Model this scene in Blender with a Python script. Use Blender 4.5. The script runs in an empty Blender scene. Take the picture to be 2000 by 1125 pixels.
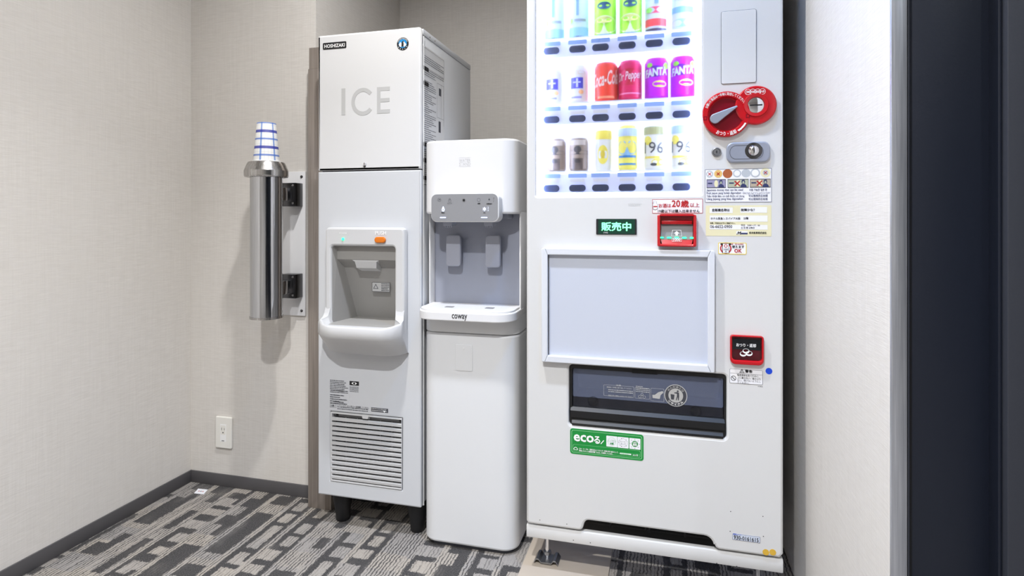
import bpy, bmesh, math, random
from mathutils import Vector
random.seed(7)
SC = bpy.context.scene
COL = SC.collection
PI = math.pi

# ------------------------------------------------------------------ camera
CH = 0.97                     # camera height above the floor
FPX = 1136.0                  # focal length in pixels of the 2000 px wide frame
YAW = math.atan2(300.0, FPX)  # camera turned left of the depth axis
HOR = 424.0                   # horizon row
cd = bpy.data.cameras.new('camera')
cam = bpy.data.objects.new('camera', cd)
COL.objects.link(cam)
cam.location = (0, 0, CH)
cam.rotation_euler = (PI / 2, 0, YAW)
cd.sensor_width = 36
cd.lens = FPX / 2000 * 36
cd.shift_y = (HOR - 562.5) / 2000
cd.clip_start = 0.02
SC.camera = cam

# ------------------------------------------------------------------ world, exposure, lamps
CEIL = 2.40
w = bpy.data.worlds.new('world')
SC.world = w
w.use_nodes = True
w.node_tree.nodes['Background'].inputs[0].default_value = (0.9, 0.95, 1, 1)
w.node_tree.nodes['Background'].inputs[1].default_value = 0.05
SC.view_settings.view_transform = 'Standard'
SC.view_settings.look = 'None'
SC.view_settings.gamma = 1
SC.view_settings.use_curve_mapping = False
SC.view_settings.exposure = 0.02
SC.cycles.use_denoising = True
SC.cycles.max_bounces = 7
SC.cycles.diffuse_bounces = 3
SC.cycles.glossy_bounces = 3
SC.cycles.transmission_bounces = 6
SC.cycles.adaptive_threshold = 0.04
# ceiling downlights: x, y, watts, colour, beam angle
LAMPS = [(-0.60, 1.03, 20.5, (1.0, 0.99, 0.975), 148),
         (0.02, 1.03, 4.4, (0.18, 0.46, 1.0), 96),
         (-0.33, -0.20, 50.0, (0.98, 0.99, 1.0), 124),
         (-1.00, -1.60, 11.0, (1.0, 0.99, 0.98), 155),  # unseen fill lamp added behind the camera
         (1.20, -0.80, 9.0, (0.84, 0.92, 1.0), 150)]  # another added fill lamp, out of view on the right

# ------------------------------------------------------------------ unprojection of measured points
_c, _s = math.cos(YAW), math.sin(YAW)
def XR(u): return -_s * FPX + _c * (u - 1000)
def YR(u): return _c * FPX + _s * (u - 1000)
def wx(u, Y): return Y * XR(u) / YR(u)
def wz(u, v, Y): return CH + (HOR - v) * Y / YR(u)
def pt(u, v, Y): return (wx(u, Y), wz(u, v, Y))
def fl(u, v, z=0.0):                 # a point on the horizontal plane z
    Y = (CH - z) * YR(u) / (v - HOR)
    return (wx(u, Y), Y)

# ------------------------------------------------------------------ materials
def lin(c):
    out = []
    for x in c[:3]:
        x = x / 255.0
        out.append(x / 12.92 if x <= 0.04045 else ((x + 0.055) / 1.055) ** 2.4)
    return (*out, 1.0)
MATS = {}
def mat(name, col=(200, 200, 200), rough=0.5, metal=0.0, emit=None, estr=0.0, trans=0.0, ior=1.45, bump=0.0, bscale=400, var=0.0, coat=0.0, alpha=1.0):
    if name in MATS: return MATS[name]
    m = bpy.data.materials.new(name); m.use_nodes = True
    nt = m.node_tree; b = nt.nodes['Principled BSDF']
    b.inputs['Base Color'].default_value = lin(col)
    b.inputs['Roughness'].default_value = rough
    b.inputs['Metallic'].default_value = metal
    b.inputs['Transmission Weight'].default_value = trans
    b.inputs['IOR'].default_value = ior
    b.inputs['Alpha'].default_value = alpha
    b.inputs['Coat Weight'].default_value = coat
    if emit:
        b.inputs['Emission Color'].default_value = lin(emit)
        b.inputs['Emission Strength'].default_value = estr
    if bump or var:
        tc = nt.nodes.new('ShaderNodeTexCoord')
        n = nt.nodes.new('ShaderNodeTexNoise'); n.inputs['Scale'].default_value = bscale; n.inputs['Detail'].default_value = 3
        nt.links.new(tc.outputs['Object'], n.inputs['Vector'])
        if bump:
            bp = nt.nodes.new('ShaderNodeBump'); bp.inputs['Strength'].default_value = bump; bp.inputs['Distance'].default_value = 0.002
            nt.links.new(n.outputs['Fac'], bp.inputs['Height']); nt.links.new(bp.outputs['Normal'], b.inputs['Normal'])
        if var:
            mp = nt.nodes.new('ShaderNodeMapRange'); mp.inputs['To Min'].default_value = 1 - var; mp.inputs['To Max'].default_value = 1 + var
            nt.links.new(n.outputs['Fac'], mp.inputs['Value'])
            hs = nt.nodes.new('ShaderNodeHueSaturation'); hs.inputs['Color'].default_value = lin(col)
            nt.links.new(mp.outputs['Result'], hs.inputs['Value']); nt.links.new(hs.outputs['Color'], b.inputs['Base Color'])
    MATS[name] = m
    return m

class NB:                                # small node builder
    def __init__(s, name):
        s.m = bpy.data.materials.new(name); s.m.use_nodes = True
        s.nt = s.m.node_tree; s.b = s.nt.nodes['Principled BSDF']; MATS[name] = s.m
    def n(s, t, **kw):
        nd = s.nt.nodes.new(t)
        for k, v in kw.items(): setattr(nd, k, v)
        return nd
    def put(s, sock, v):
        if hasattr(v, 'node'): s.nt.links.new(v, sock)
        elif v is not None: sock.default_value = v
    def math(s, op, a, b=None, c=None, clamp=False):
        nd = s.n('ShaderNodeMath', operation=op, use_clamp=clamp)
        for i, v in enumerate((a, b, c)):
            if v is not None: s.put(nd.inputs[i], v)
        return nd.outputs[0]
    def mix(s, f, a, b):
        nd = s.n('ShaderNodeMix', data_type='RGBA')
        s.put(nd.inputs[0], f); s.put(nd.inputs[6], a); s.put(nd.inputs[7], b)
        return nd.outputs[2]
    def xyz(s):
        tc = s.n('ShaderNodeTexCoord'); sp = s.n('ShaderNodeSeparateXYZ')
        s.nt.links.new(tc.outputs['Object'], sp.inputs[0]); return tc.outputs['Object'], sp.outputs
    def scaled(s, vec, sc):
        nd = s.n('ShaderNodeVectorMath', operation='MULTIPLY'); s.put(nd.inputs[0], vec); nd.inputs[1].default_value = sc
        return nd.outputs[0]
    def noise(s, vec, scale=1.0, detail=2.0, rough=0.5):
        nd = s.n('ShaderNodeTexNoise'); s.put(nd.inputs['Vector'], vec); nd.inputs['Scale'].default_value = scale
        nd.inputs['Detail'].default_value = detail; nd.inputs['Roughness'].default_value = rough
        return nd.outputs['Fac']
    def comb(s, x, y, z):
        nd = s.n('ShaderNodeCombineXYZ')
        for i, v in enumerate((x, y, z)): s.put(nd.inputs[i], v)
        return nd.outputs[0]
    def white(s, vec):
        nd = s.n('ShaderNodeTexWhiteNoise', noise_dimensions='3D'); s.put(nd.inputs['Vector'], vec); return nd.outputs['Value']
    def step(s, v, a, b):
        nd = s.n('ShaderNodeMapRange'); s.put(nd.inputs[0], v); nd.inputs[1].default_value = a; nd.inputs[2].default_value = b
        return nd.outputs[0]
    def bump(s, h, st, d=0.002):
        nd = s.n('ShaderNodeBump'); s.put(nd.inputs['Height'], h); nd.inputs['Strength'].default_value = st; nd.inputs['Distance'].default_value = d
        s.nt.links.new(nd.outputs['Normal'], s.b.inputs['Normal'])

def wallpaper():                         # woven beige vinyl: fine horizontal threads
    k = NB('wallpaper'); v, o = k.xyz()
    thread = k.noise(k.scaled(v, (26, 26, 640)), 1, 3, 0.6)
    warp = k.noise(k.scaled(v, (260, 260, 9)), 1, 2)
    blot = k.noise(v, 3.0, 3)
    h = k.math('ADD', k.math('MULTIPLY', thread, 0.75), k.math('MULTIPLY', warp, 0.25))
    t = k.step(h, 0.3, 0.7)
    c = k.mix(t, lin((207, 202, 196)), lin((227, 223, 218)))
    c = k.mix(k.math('MULTIPLY', k.step(blot, 0.3, 0.75), 0.5), c, lin((216, 212, 207)))
    k.put(k.b.inputs['Base Color'], c)
    k.b.inputs['Roughness'].default_value = 0.7
    k.bump(h, 0.14, 0.002)
    return k.m

def carpet():                            # striped loop-pile carpet, blocks running along the depth axis
    k = NB('carpet'); v, o = k.xyz()
    A, X_, S_ = 'ADD', 'MULTIPLY', 'SUBTRACT'
    jig = k.math(X_, k.math(S_, k.noise(k.scaled(v, (120, 120, 1)), 1, 4, 0.8), 0.5), 0.030)
    jig2 = k.math(X_, k.math(S_, k.noise(k.scaled(v, (170, 60, 1)), 1, 3, 0.8), 0.5), 0.020)
    x = k.math(A, o[0], jig2); y = k.math(A, o[1], jig)
    fine = k.noise(k.scaled(v, (460, 300, 1)), 1, 2, 0.7)
    # thin dark ribs along the pile rows
    rx = k.math(A, k.math(X_, o[0], 105), k.math(X_, k.noise(k.scaled(v, (60, 60, 1)), 1, 2, 0.6), 1.3))
    rib = k.math('ABSOLUTE', k.math(S_, k.math('FRACT', rx), 0.5))
    brk = k.noise(k.scaled(v, (70, 9, 1)), 1, 2)
    ribline = k.step(rib, 0.24, 0.12)
    # columns
    cx = k.math('DIVIDE', k.math(A, x, 5.013), 0.086); ci = k.math('FLOOR', cx); cf = k.math('FRACT', cx)
    typ = k.white(k.comb(ci, 3.7, 0.0)); ph = k.white(k.comb(ci, 6.1, 2.0))
    inner = k.math(X_, k.math('GREATER_THAN', cf, 0.22), k.math('LESS_THAN', cf, 0.98))
    # column kind A: solid blocks; B: ladders of light windows; C: ribs only
    ya = k.math(A, k.math('DIVIDE', y, 0.058), k.math(X_, ph, 9.0)); ia = k.math('FLOOR', ya); fa = k.math('FRACT', ya)
    ra = k.white(k.comb(ci, ia, 1.0)); rb = k.white(k.comb(ci, ia, 5.0))
    half = k.math('GREATER_THAN', k.math(S_, cf, 0.22), k.math(X_, k.math('GREATER_THAN', rb, 0.6), 0.40))
    blk = k.math(X_, k.math('LESS_THAN', ra, 0.60), half)
    yb = k.math(A, k.math('DIVIDE', y, 0.075), k.math(X_, ph, 5.0)); ib = k.math('FLOOR', yb); fb = k.math('FRACT', yb)
    r3 = k.white(k.comb(ci, ib, 7.0))
    rung = k.math(X_, k.math('LESS_THAN', fb, k.math(A, 0.22, k.math(X_, r3, 0.3))), k.math('LESS_THAN', k.white(k.comb(ci, ib, 11.0)), 0.85))
    r4 = k.white(k.comb(ci, k.math('FLOOR', k.math(X_, yb, 0.5)), 13.0)); r5 = k.white(k.comb(ci, k.math('FLOOR', k.math(X_, yb, 0.4)), 17.0))
    railw = k.math('MAXIMUM', k.math(X_, k.math('LESS_THAN', cf, k.math(A, 0.34, k.math(X_, r4, 0.25))), k.math('LESS_THAN', r4, 0.6)), k.math(X_, k.math('GREATER_THAN', cf, k.math(S_, 0.86, k.math(X_, r5, 0.15))), k.math('LESS_THAN', r5, 0.6)))
    lad = k.math('MAXIMUM', rung, railw)
    isA = k.math('LESS_THAN', typ, 0.50); isB = k.math(X_, k.math('GREATER_THAN', typ, 0.50), k.math('LESS_THAN', typ, 0.86))
    dark = k.math(X_, k.math(A, k.math(X_, isA, blk), k.math(X_, isB, lad)), inner)
    window = k.math(X_, k.math(X_, isB, inner), k.math(S_, 1.0, lad))
    beige = k.white(k.comb(ci, ib, 4.0))
    base = k.mix(beige, lin((168, 164, 161)), lin((186, 178, 168)))
    ribs = k.math(X_, ribline, k.math(S_, k.math(A, k.step(brk, 0.36, 0.50), k.math(X_, k.math('GREATER_THAN', typ, 0.86), 0.4)), k.math(X_, window, 0.45)), clamp=True)
    base = k.mix(k.math(X_, ribs, 0.85), base, lin((58, 56, 58)))
    drk = k.mix(k.step(fine, 0.34, 0.80), lin((40, 40, 43)), lin((112, 109, 108)))
    soft = k.noise(k.scaled(v, (12, 6, 1)), 1, 2)
    c = k.mix(k.math(X_, dark, k.step(k.math(A, fine, k.math(X_, soft, 1.2)), 0.72, 0.98)), base, drk)
    c = k.mix(k.math(X_, dark, 0.35), c, drk)
    mm = k.n('ShaderNodeMix', data_type='RGBA', blend_type='MULTIPLY'); mm.inputs[0].default_value = 0.5
    k.put(mm.inputs[6], c); k.put(mm.inputs[7], k.mix(k.step(fine, 0.25, 0.75), lin((120, 117, 115)), lin((255, 254, 252))))
    k.put(k.b.inputs['Base Color'], mm.outputs[2])
    k.b.inputs['Roughness'].default_value = 0.95
    k.bump(k.math(A, k.math(X_, fine, 0.7), k.math(X_, rib, 1.2)), 0.7, 0.004)
    return k.m

def brushed(name, c0, c1, rough, sc, metal=1.0):
    k = NB(name); v, o = k.xyz()
    f = k.noise(k.scaled(v, sc), 1, 3, 0.6)
    k.put(k.b.inputs['Base Color'], k.mix(k.step(f, 0.3, 0.7), lin(c0), lin(c1)))
    k.b.inputs['Metallic'].default_value = metal
    k.put(k.b.inputs['Roughness'], k.math('ADD', k.math('MULTIPLY', f, 0.12), rough - 0.06))
    k.bump(f, 0.05, 0.001)
    return k.m

def plaid():                             # white paper cup print with blue checks
    k = NB('plaid_paper'); v, o = k.xyz()
    a = k.math('ARCTAN2', o[1], o[0])
    def band(val, period, off, wdt):
        f = k.math('ABSOLUTE', k.math('SUBTRACT', k.math('FRACT', k.math('ADD', k.math('DIVIDE', val, period), off)), 0.5))
        return k.math('LESS_THAN', f, wdt)
    c = lin((240, 240, 238))
    c = k.mix(k.math('MULTIPLY', band(a, 0.30, 0.1, 0.03), 0.35), c, lin((120, 120, 140)))
    c = k.mix(k.math('MULTIPLY', band(o[2], 0.0125, 0.1, 0.03), 0.35), c, lin((120, 120, 140)))
    c = k.mix(k.math('MULTIPLY', band(a, 1.15, 0.72, 0.07), 0.75), c, lin((60, 120, 205)))
    c = k.mix(k.math('MULTIPLY', band(o[2], 0.052, 0.10, 0.055), 0.8), c, lin((58, 110, 200)))
    c = k.mix(k.math('MULTIPLY', band(o[2], 0.052, 0.62, 0.085), 0.92), c, lin((38, 48, 160)))
    k.put(k.b.inputs['Base Color'], c); k.b.inputs['Roughness'].default_value = 0.55
    return k.m

M = dict(
    wall=wallpaper(), carpet=carpet(), plaid=plaid(),
    base=mat('baseboard_vinyl', (84, 82, 84), 0.6),
    ceil=mat('ceiling_paint', (225, 222, 216), 0.8),
    steel=brushed('polished_steel', (186, 187, 190), (202, 203, 206), 0.12, (300, 300, 5)),
    steel2=brushed('brushed_steel', (166, 164, 162), (204, 202, 200), 0.26, (240, 240, 4)),
    sheet=brushed('grey_brown_sheet', (136, 127, 120), (166, 156, 148), 0.38, (160, 160, 3), 0.35),
    chrome=mat('chrome', (225, 225, 228), 0.08, 1.0),
    dsteel=mat('dark_steel', (90, 90, 92), 0.25, 1.0),
    trim=brushed('corner_trim_metal', (176, 180, 190), (205, 208, 216), 0.34, (300, 300, 6), 0.75),
    black=mat('black_plastic', (22, 22, 24), 0.45),
    dblack=mat('deep_black', (8, 8, 10), 0.6),
    navy=mat('dark_navy_door', (26, 31, 44), 0.42, bump=0.05, bscale=300, var=0.05),
    navy2=mat('dark_grey_frame', (52, 55, 64), 0.45, bump=0.05, bscale=300, var=0.05),
    icew=mat('ice_machine_white', (219, 219, 220), 0.38, bump=0.04, bscale=900),
    iceg=mat('ice_machine_silver', (200, 202, 206), 0.36, bump=0.05, bscale=900),
    icel=mat('ice_lower_silver', (205, 207, 211), 0.4, bump=0.05, bscale=900),
    bez=mat('bezel_grey', (204, 204, 205), 0.42, bump=0.05, bscale=900),
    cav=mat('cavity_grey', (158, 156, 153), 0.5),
    grey=mat('mid_grey', (128, 128, 130), 0.5),
    lgrey=mat('light_grey_print', (190, 190, 190), 0.5),
    ink=mat('black_ink', (24, 24, 28), 0.6),
    inkg=mat('dark_grey_ink', (70, 72, 80), 0.6),
    inkb=mat('navy_ink', (44, 52, 96), 0.6),
    white=mat('white_print', (244, 244, 244), 0.5),
    coww=mat('white_gloss_plastic', (226, 226, 228), 0.32),
    cowl=mat('white_lower_plastic', (221, 222, 224), 0.36),
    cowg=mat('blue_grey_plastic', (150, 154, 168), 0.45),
    lever=mat('lever_grey', (158, 161, 174), 0.42),
    ctrl=mat('control_panel_grey', (150, 151, 155), 0.42, 0.25, bump=0.04, bscale=1200),
    vend=mat('vending_white', (213, 213, 213), 0.36, bump=0.04, bscale=700),
    vframe=mat('vending_frame_white', (214, 217, 224), 0.3),
    vpanel=mat('vending_panel_white', (194, 199, 212), 0.5, bump=0.05, bscale=600),
    red=mat('red_plastic', (190, 8, 24), 0.25, coat=0.4),
    dred=mat('dark_red_plastic', (120, 4, 26), 0.25),
    redp=mat('red_print', (178, 22, 32), 0.5),
    smoke=mat('smoked_flap', (112, 121, 148), 0.10, alpha=0.55),
    smoked=mat('smoked_flap_dark', (36, 38, 48), 0.12, alpha=0.8),
    clear=mat('clear_plastic', (235, 240, 245), 0.05, trans=1.0, ior=1.3),
    pane=mat('frosted_pane', (255, 255, 255), 0.20, trans=1.0, ior=1.25),
    greyblue=mat('handle_grey_blue', (164, 170, 186), 0.35, 0.5),
    green=mat('sticker_green', (22, 138, 58), 0.45),
    greenl=mat('pale_green_print', (150, 215, 160), 0.5),
    led_g=mat('led_green', (60, 255, 150), 0.4, emit=(40, 255, 140), estr=2.5),
    led_sign=mat('led_sign_letters', (120, 255, 170), 0.4, emit=(120, 255, 175), estr=1.6),
    led_dim=mat('led_sign_screen', (10, 42, 36), 0.2, emit=(10, 90, 60), estr=0.25),
    led_w=mat('led_white', (220, 230, 255), 0.4, emit=(190, 208, 255), estr=3),
    orange=mat('orange_button', (218, 116, 18), 0.35),
    cream=mat('cream_sticker', (226, 220, 182), 0.5),
    paper=mat('sticker_white', (236, 236, 240), 0.5),
    yel=mat('yellow_print', (232, 206, 70), 0.5),
    gold=mat('gold_dot', (214, 172, 62), 0.5),
    blue=mat('blue_dot', (16, 70, 205), 0.5),
    sky=mat('emblem_blue', (40, 140, 205), 0.4),
    plate=mat('beige_floor_plate', (178, 167, 154), 0.45),
    outlet=mat('outlet_white', (234, 232, 226), 0.35),
    zinc=mat('zinc_foot', (150, 152, 156), 0.35, 0.9),
    copper=mat('copper_print', (168, 92, 52), 0.5), brass=mat('brass_print', (222, 184, 110), 0.5),
    silv=mat('silver_print', (182, 188, 194), 0.5), bill=mat('bill_lilac', (150, 146, 176), 0.6),
    bill2=mat('bill_green', (176, 182, 160), 0.6), bill3=mat('bill_tan', (178, 166, 148), 0.6),
    tube=mat('display_led_tube', (235, 240, 255), 0.5, emit=(190, 208, 255), estr=110.0),
    back=mat('display_backlight', (245, 247, 255), 0.6, emit=(196, 212, 255), estr=5.5),
    rail=mat('display_rail', (224, 228, 250), 0.4, emit=(190, 198, 250), estr=0.28),
    btn=mat('selection_button', (44, 52, 80), 0.5),
    price=mat('price_card_blue', (158, 188, 244), 0.5),
    lampglow=mat('downlight_glow', (255, 250, 240), 0.5, emit=(255, 243, 228), estr=12),
)

# ------------------------------------------------------------------ object helpers
def wloc(o):
    v = Vector((0, 0, 0))
    while o is not None: v += o.location; o = o.parent
    return v
def props(o, label=None, cat=None, group=None, kind=None):
    for k, x in (('label', label), ('category', cat), ('group', group), ('kind', kind)):
        if x: o[k] = x
    return o
def root(name, loc, label, cat, group=None):
    o = bpy.data.objects.new(name, None); COL.objects.link(o); o.location = loc
    o.empty_display_size = 0.05
    return props(o, label, cat, group)
def put(name, me, m, parent=None, smooth=0):
    me.name = name
    me.materials.clear(); me.materials.append(m)
    if parent is not None: off = wloc(parent)
    else:
        cs = [v.co for v in me.vertices]
        off = Vector(((min(c.x for c in cs) + max(c.x for c in cs)) / 2, (min(c.y for c in cs) + max(c.y for c in cs)) / 2, min(c.z for c in cs)))
    for v in me.vertices: v.co -= off
    if smooth:
        me.polygons.foreach_set('use_smooth', [True] * len(me.polygons))
        me.set_sharp_from_angle(angle=math.radians(smooth))
    o = bpy.data.objects.new(name, me); COL.objects.link(o)
    if parent is not None: o.parent = parent
    else: o.location = off
    return o
def frombm(bm):
    bmesh.ops.recalc_face_normals(bm, faces=bm.faces)
    me = bpy.data.meshes.new('m'); bm.to_mesh(me); bm.free(); return me
def addbox(bm, x0, x1, y0, y1, z0, z1):
    vs = [bm.verts.new((x, y, z)) for x in (x0, x1) for y in (y0, y1) for z in (z0, z1)]
    fs = [bm.faces.new([vs[i] for i in f]) for f in ((0, 1, 3, 2), (4, 6, 7, 5), (0, 4, 5, 1), (2, 3, 7, 6), (0, 2, 6, 4), (1, 5, 7, 3))]
    return vs, fs
def box(name, x0, x1, y0, y1, z0, z1, m, parent=None, bev=0.0, seg=2):
    bm = bmesh.new(); addbox(bm, x0, x1, y0, y1, z0, z1)
    if bev: bmesh.ops.bevel(bm, geom=bm.edges[:], offset=bev, segments=seg, profile=0.5, affect='EDGES')
    return put(name, frombm(bm), m, parent, 40 if bev else 0)
def boxes(name, lst, m, parent=None):
    bm = bmesh.new()
    for b in lst: addbox(bm, *b)
    return put(name, frombm(bm), m, parent)
def rrect(a0, a1, b0, b1, r, n=5, radii=None):
    rs = radii or (r, r, r, r)           # corners: a1b1, a0b1, a0b0, a1b0
    out = []
    for (ca, cb, sa, sb, t0), rr in zip(((a1, b1, -1, -1, 0), (a0, b1, 1, -1, 90), (a0, b0, 1, 1, 180), (a1, b0, -1, 1, 270)), rs):
        if rr <= 0: out.append((ca, cb)); continue
        for i in range(n + 1):
            t = math.radians(t0 + 90 * i / n)
            out.append((ca + sa * rr + rr * math.cos(t), cb + sb * rr + rr * math.sin(t)))
    return out
def circ(a, b, ra, rb=None, n=32):
    rb = rb or ra
    return [(a + ra * math.cos(2 * PI * i / n), b + rb * math.sin(2 * PI * i / n)) for i in range(n)]
def mapv(me, face, d):
    for v in me.vertices:
        x, y, z = v.co
        if face == 'front': v.co = (x, d - z, y)
        elif face == 'right': v.co = (d + z, x, y)
        elif face == 'left': v.co = (d - z, -x, y)
        else: v.co = (x, y, d + z)
def shape(name, loops, d, m, parent=None, t=0.0, bev=0.0, face='front', smooth=20):
    """flat outline(s), possibly with holes, t thick, standing proud of plane d"""
    c = bpy.data.curves.new('c', 'CURVE'); c.dimensions = '2D'; c.fill_mode = 'BOTH' if t else 'FRONT'
    c.extrude = max(t / 2 - bev, 0); c.bevel_depth = bev; c.offset = -bev if bev else 0; c.bevel_resolution = 1
    if loops and not isinstance(loops[0][0], (tuple, list)): loops = [loops]
    for pts in loops:
        s = c.splines.new('POLY'); s.points.add(len(pts) - 1); s.use_cyclic_u = True
        for p, q in zip(s.points, pts): p.co = (q[0], q[1], 0, 1)
    o = bpy.data.objects.new('c', c)
    me = bpy.data.meshes.new_from_object(o)
    bpy.data.objects.remove(o); bpy.data.curves.remove(c)
    if t:
        for v in me.vertices: v.co.z += t / 2
    mapv(me, face, d)
    return put(name, me, m, parent, smooth if t else 0)
LAYER = 4e-5
def textmesh(s, bold=0.0, res=2, shear=0.0):
    plain = all(ord(ch) < 256 for ch in s)
    c = bpy.data.curves.new('t', 'FONT'); c.body = s; c.size = 1; c.resolution_u = res; c.offset = bold if plain else 0; c.shear = shear
    o = bpy.data.objects.new('t', c); me = bpy.data.meshes.new_from_object(o)
    bpy.data.objects.remove(o); bpy.data.curves.remove(c)
    if not plain and bold > 0.008:       # heavier strokes for kanji: the same glyphs laid slightly apart
        vs = [v.co.copy() for v in me.vertices]; fs = [tuple(p.vertices) for p in me.polygons]; n = len(vs); V, Fc = [], []
        for k, (dx, dy) in enumerate(((0, 0), (bold, 0), (-bold, 0), (0, bold), (0, -bold))):
            V += [(v.x + dx, v.y + dy, k * LAYER) for v in vs]; Fc += [tuple(i + k * n for i in f) for f in fs]
        me = bpy.data.meshes.new('t'); me.from_pydata(V, [], Fc)
    return me
def text(parent, s, u0, u1, v, h, Y, m, bold=0.0, name='lettering', lift=0.0012, shear=0.0, res=2):
    """lettering fitted between columns u0..u1, centred on row v, h rows high, on the front plane Y"""
    me = textmesh(s, bold, res, shear)
    xs = [p.co.x for p in me.vertices]; ys = [p.co.y for p in me.vertices]
    x0, x1 = wx(u0, Y), wx(u1, Y); um = (u0 + u1) / 2
    za, zb = wz(um, v + h / 2, Y), wz(um, v - h / 2, Y)
    sx = (x1 - x0) / (max(xs) - min(xs)); sy = (zb - za) / (max(ys) - min(ys))
    for p in me.vertices: p.co = (x0 + (p.co.x - min(xs)) * sx, za + (p.co.y - min(ys)) * sy, p.co.z)
    mapv(me, 'front', Y - lift)
    return put(name, me, m, parent)
def arctext(parent, s, cx, cz, rad, a0, a1, h, y, m, inward=False, bold=0.0, name='lettering'):
    """lettering bent on a circle from angle a0 to a1 (degrees, measured from +x)"""
    me = textmesh(s, bold)
    xs = [p.co.x for p in me.vertices]; ys = [p.co.y for p in me.vertices]
    X0, X1, Y0, Y1 = min(xs), max(xs), min(ys), max(ys)
    for p in me.vertices:
        t = (p.co.x - X0) / (X1 - X0); q = (p.co.y - Y0) / (Y1 - Y0)
        a = math.radians(a0 + (a1 - a0) * t); r = rad + (-1 if inward else 1) * (q - 0.5) * h
        p.co = (cx + r * math.cos(a), cz + r * math.sin(a), p.co.z)
    mapv(me, 'front', y)
    return put(name, me, m, parent)
def dashes(parent, u0, u1, v0, v1, n, Y, m, name='fine_print', fill=0.72, seed=1, lift=0.0012, th=0.5):
    """rows of print too small to read"""
    rnd = random.Random(seed); bm = bmesh.new()
    x0, x1 = wx(u0, Y), wx(u1, Y); um = (u0 + u1) / 2
    zt, zb = wz(um, v0, Y), wz(um, v1, Y); dz = (zt - zb) / n; y = Y - lift
    for i in range(n):
        z = zt - dz * (i + 0.5); x = x0; end = x1 if rnd.random() < fill else x0 + (x1 - x0) * rnd.uniform(0.45, 0.9)
        while x < end - 0.001:
            L = min(rnd.uniform(0.0015, 0.006), end - x); hh = dz * th * rnd.uniform(0.35, 0.5)
            bm.faces.new([bm.verts.new(p) for p in ((x, y, z - hh), (x + L, y, z - hh), (x + L, y, z + hh), (x, y, z + hh))])
            x += L + rnd.uniform(0.0004, 0.0012)
    me = bpy.data.meshes.new('m'); bm.to_mesh(me); bm.free()
    return put(name, me, m, parent)
def lathe(name, prof, cx, cy, m, parent=None, n=40, smooth=35, axis='z', cz=0.0):
    """prof: (radius, height) pairs"""
    bm = bmesh.new(); rings = []
    for r, h in prof:
        if r < 1e-6: rings.append([bm.verts.new((0, 0, h))])
        else: rings.append([bm.verts.new((r * math.cos(2 * PI * i / n), r * math.sin(2 * PI * i / n), h)) for i in range(n)])
    for a, b in zip(rings, rings[1:]):
        for i in range(n):
            j = (i + 1) % n
            if len(a) == 1 and len(b) == 1: continue
            if len(a) == 1: bm.faces.new((a[0], b[i], b[j]))
            elif len(b) == 1: bm.faces.new((a[i], a[j], b[0]))
            else: bm.faces.new((a[i], a[j], b[j], b[i]))
    bmesh.ops.recalc_face_normals(bm, faces=bm.faces)
    for v in bm.verts:
        x, y, z = v.co
        if axis == 'z': v.co = (cx + x, cy + y, cz + z)
        elif axis == 'y': v.co = (cx + x, cy - z, cz + y)      # height runs towards the viewer
        else: v.co = (cx + z, cy + x, cz + y)
    me = bpy.data.meshes.new('m'); bm.to_mesh(me); bm.free()
    return put(name, me, m, parent, smooth)
def loft(name, levels, m, parent=None, cap0=True, cap1=True, smooth=40, ring=True):
    """levels: lists of 3-D points of equal length"""
    bm = bmesh.new(); R = [[bm.verts.new(p) for p in L] for L in levels]; n = len(R[0])
    for a, b in zip(R, R[1:]):
        for i in range(n if ring else n - 1): bm.faces.new((a[i], a[(i + 1) % n], b[(i + 1) % n], b[i]))
    if cap0: bm.faces.new(list(reversed(R[0])))
    if cap1: bm.faces.new(R[-1])
    return put(name, frombm(bm), m, parent, smooth)
def quads(name, faces, m, parent=None, smooth=0, thick=0.0):
    bm = bmesh.new()
    for f in faces: bm.faces.new([bm.verts.new(p) for p in f])
    bmesh.ops.remove_doubles(bm, verts=bm.verts, dist=1e-5)
    return put(name, frombm(bm), m, parent, smooth)
def rod(name, p, q, r, m, parent=None, n=12):
    p, q = Vector(p), Vector(q); d = (q - p); a = d.orthogonal().normalized(); b = d.normalized().cross(a)
    L = [[e + r * (math.cos(2 * PI * i / n) * a + math.sin(2 * PI * i / n) * b) for i in range(n)] for e in (p, q)]
    return loft(name, L, m, parent)
def plan(name, x0, x1, y0, y1, z0, z1, r, m, parent=None, bev=0.0, radii=None, n=12):
    """plan outline with rounded corners raised from z0 to z1"""
    return shape(name, rrect(x0, x1, y0, y1, r, n, radii), z0, m, parent, z1 - z0, bev, 'top', 20)
def dup(o, d=(0, 0, 0), parent=None):
    c = o.copy(); COL.objects.link(c); c.location = o.location + Vector(d)
    if parent is not None: c.parent = parent
    return c
def uvbox(u0, v0, u1, v1, Y):
    """rectangle on the front plane from its top-left and bottom-right corners"""
    return wx(u0, Y), wx(u1, Y), wz(u1, v1, Y), wz(u0, v0, Y)

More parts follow.
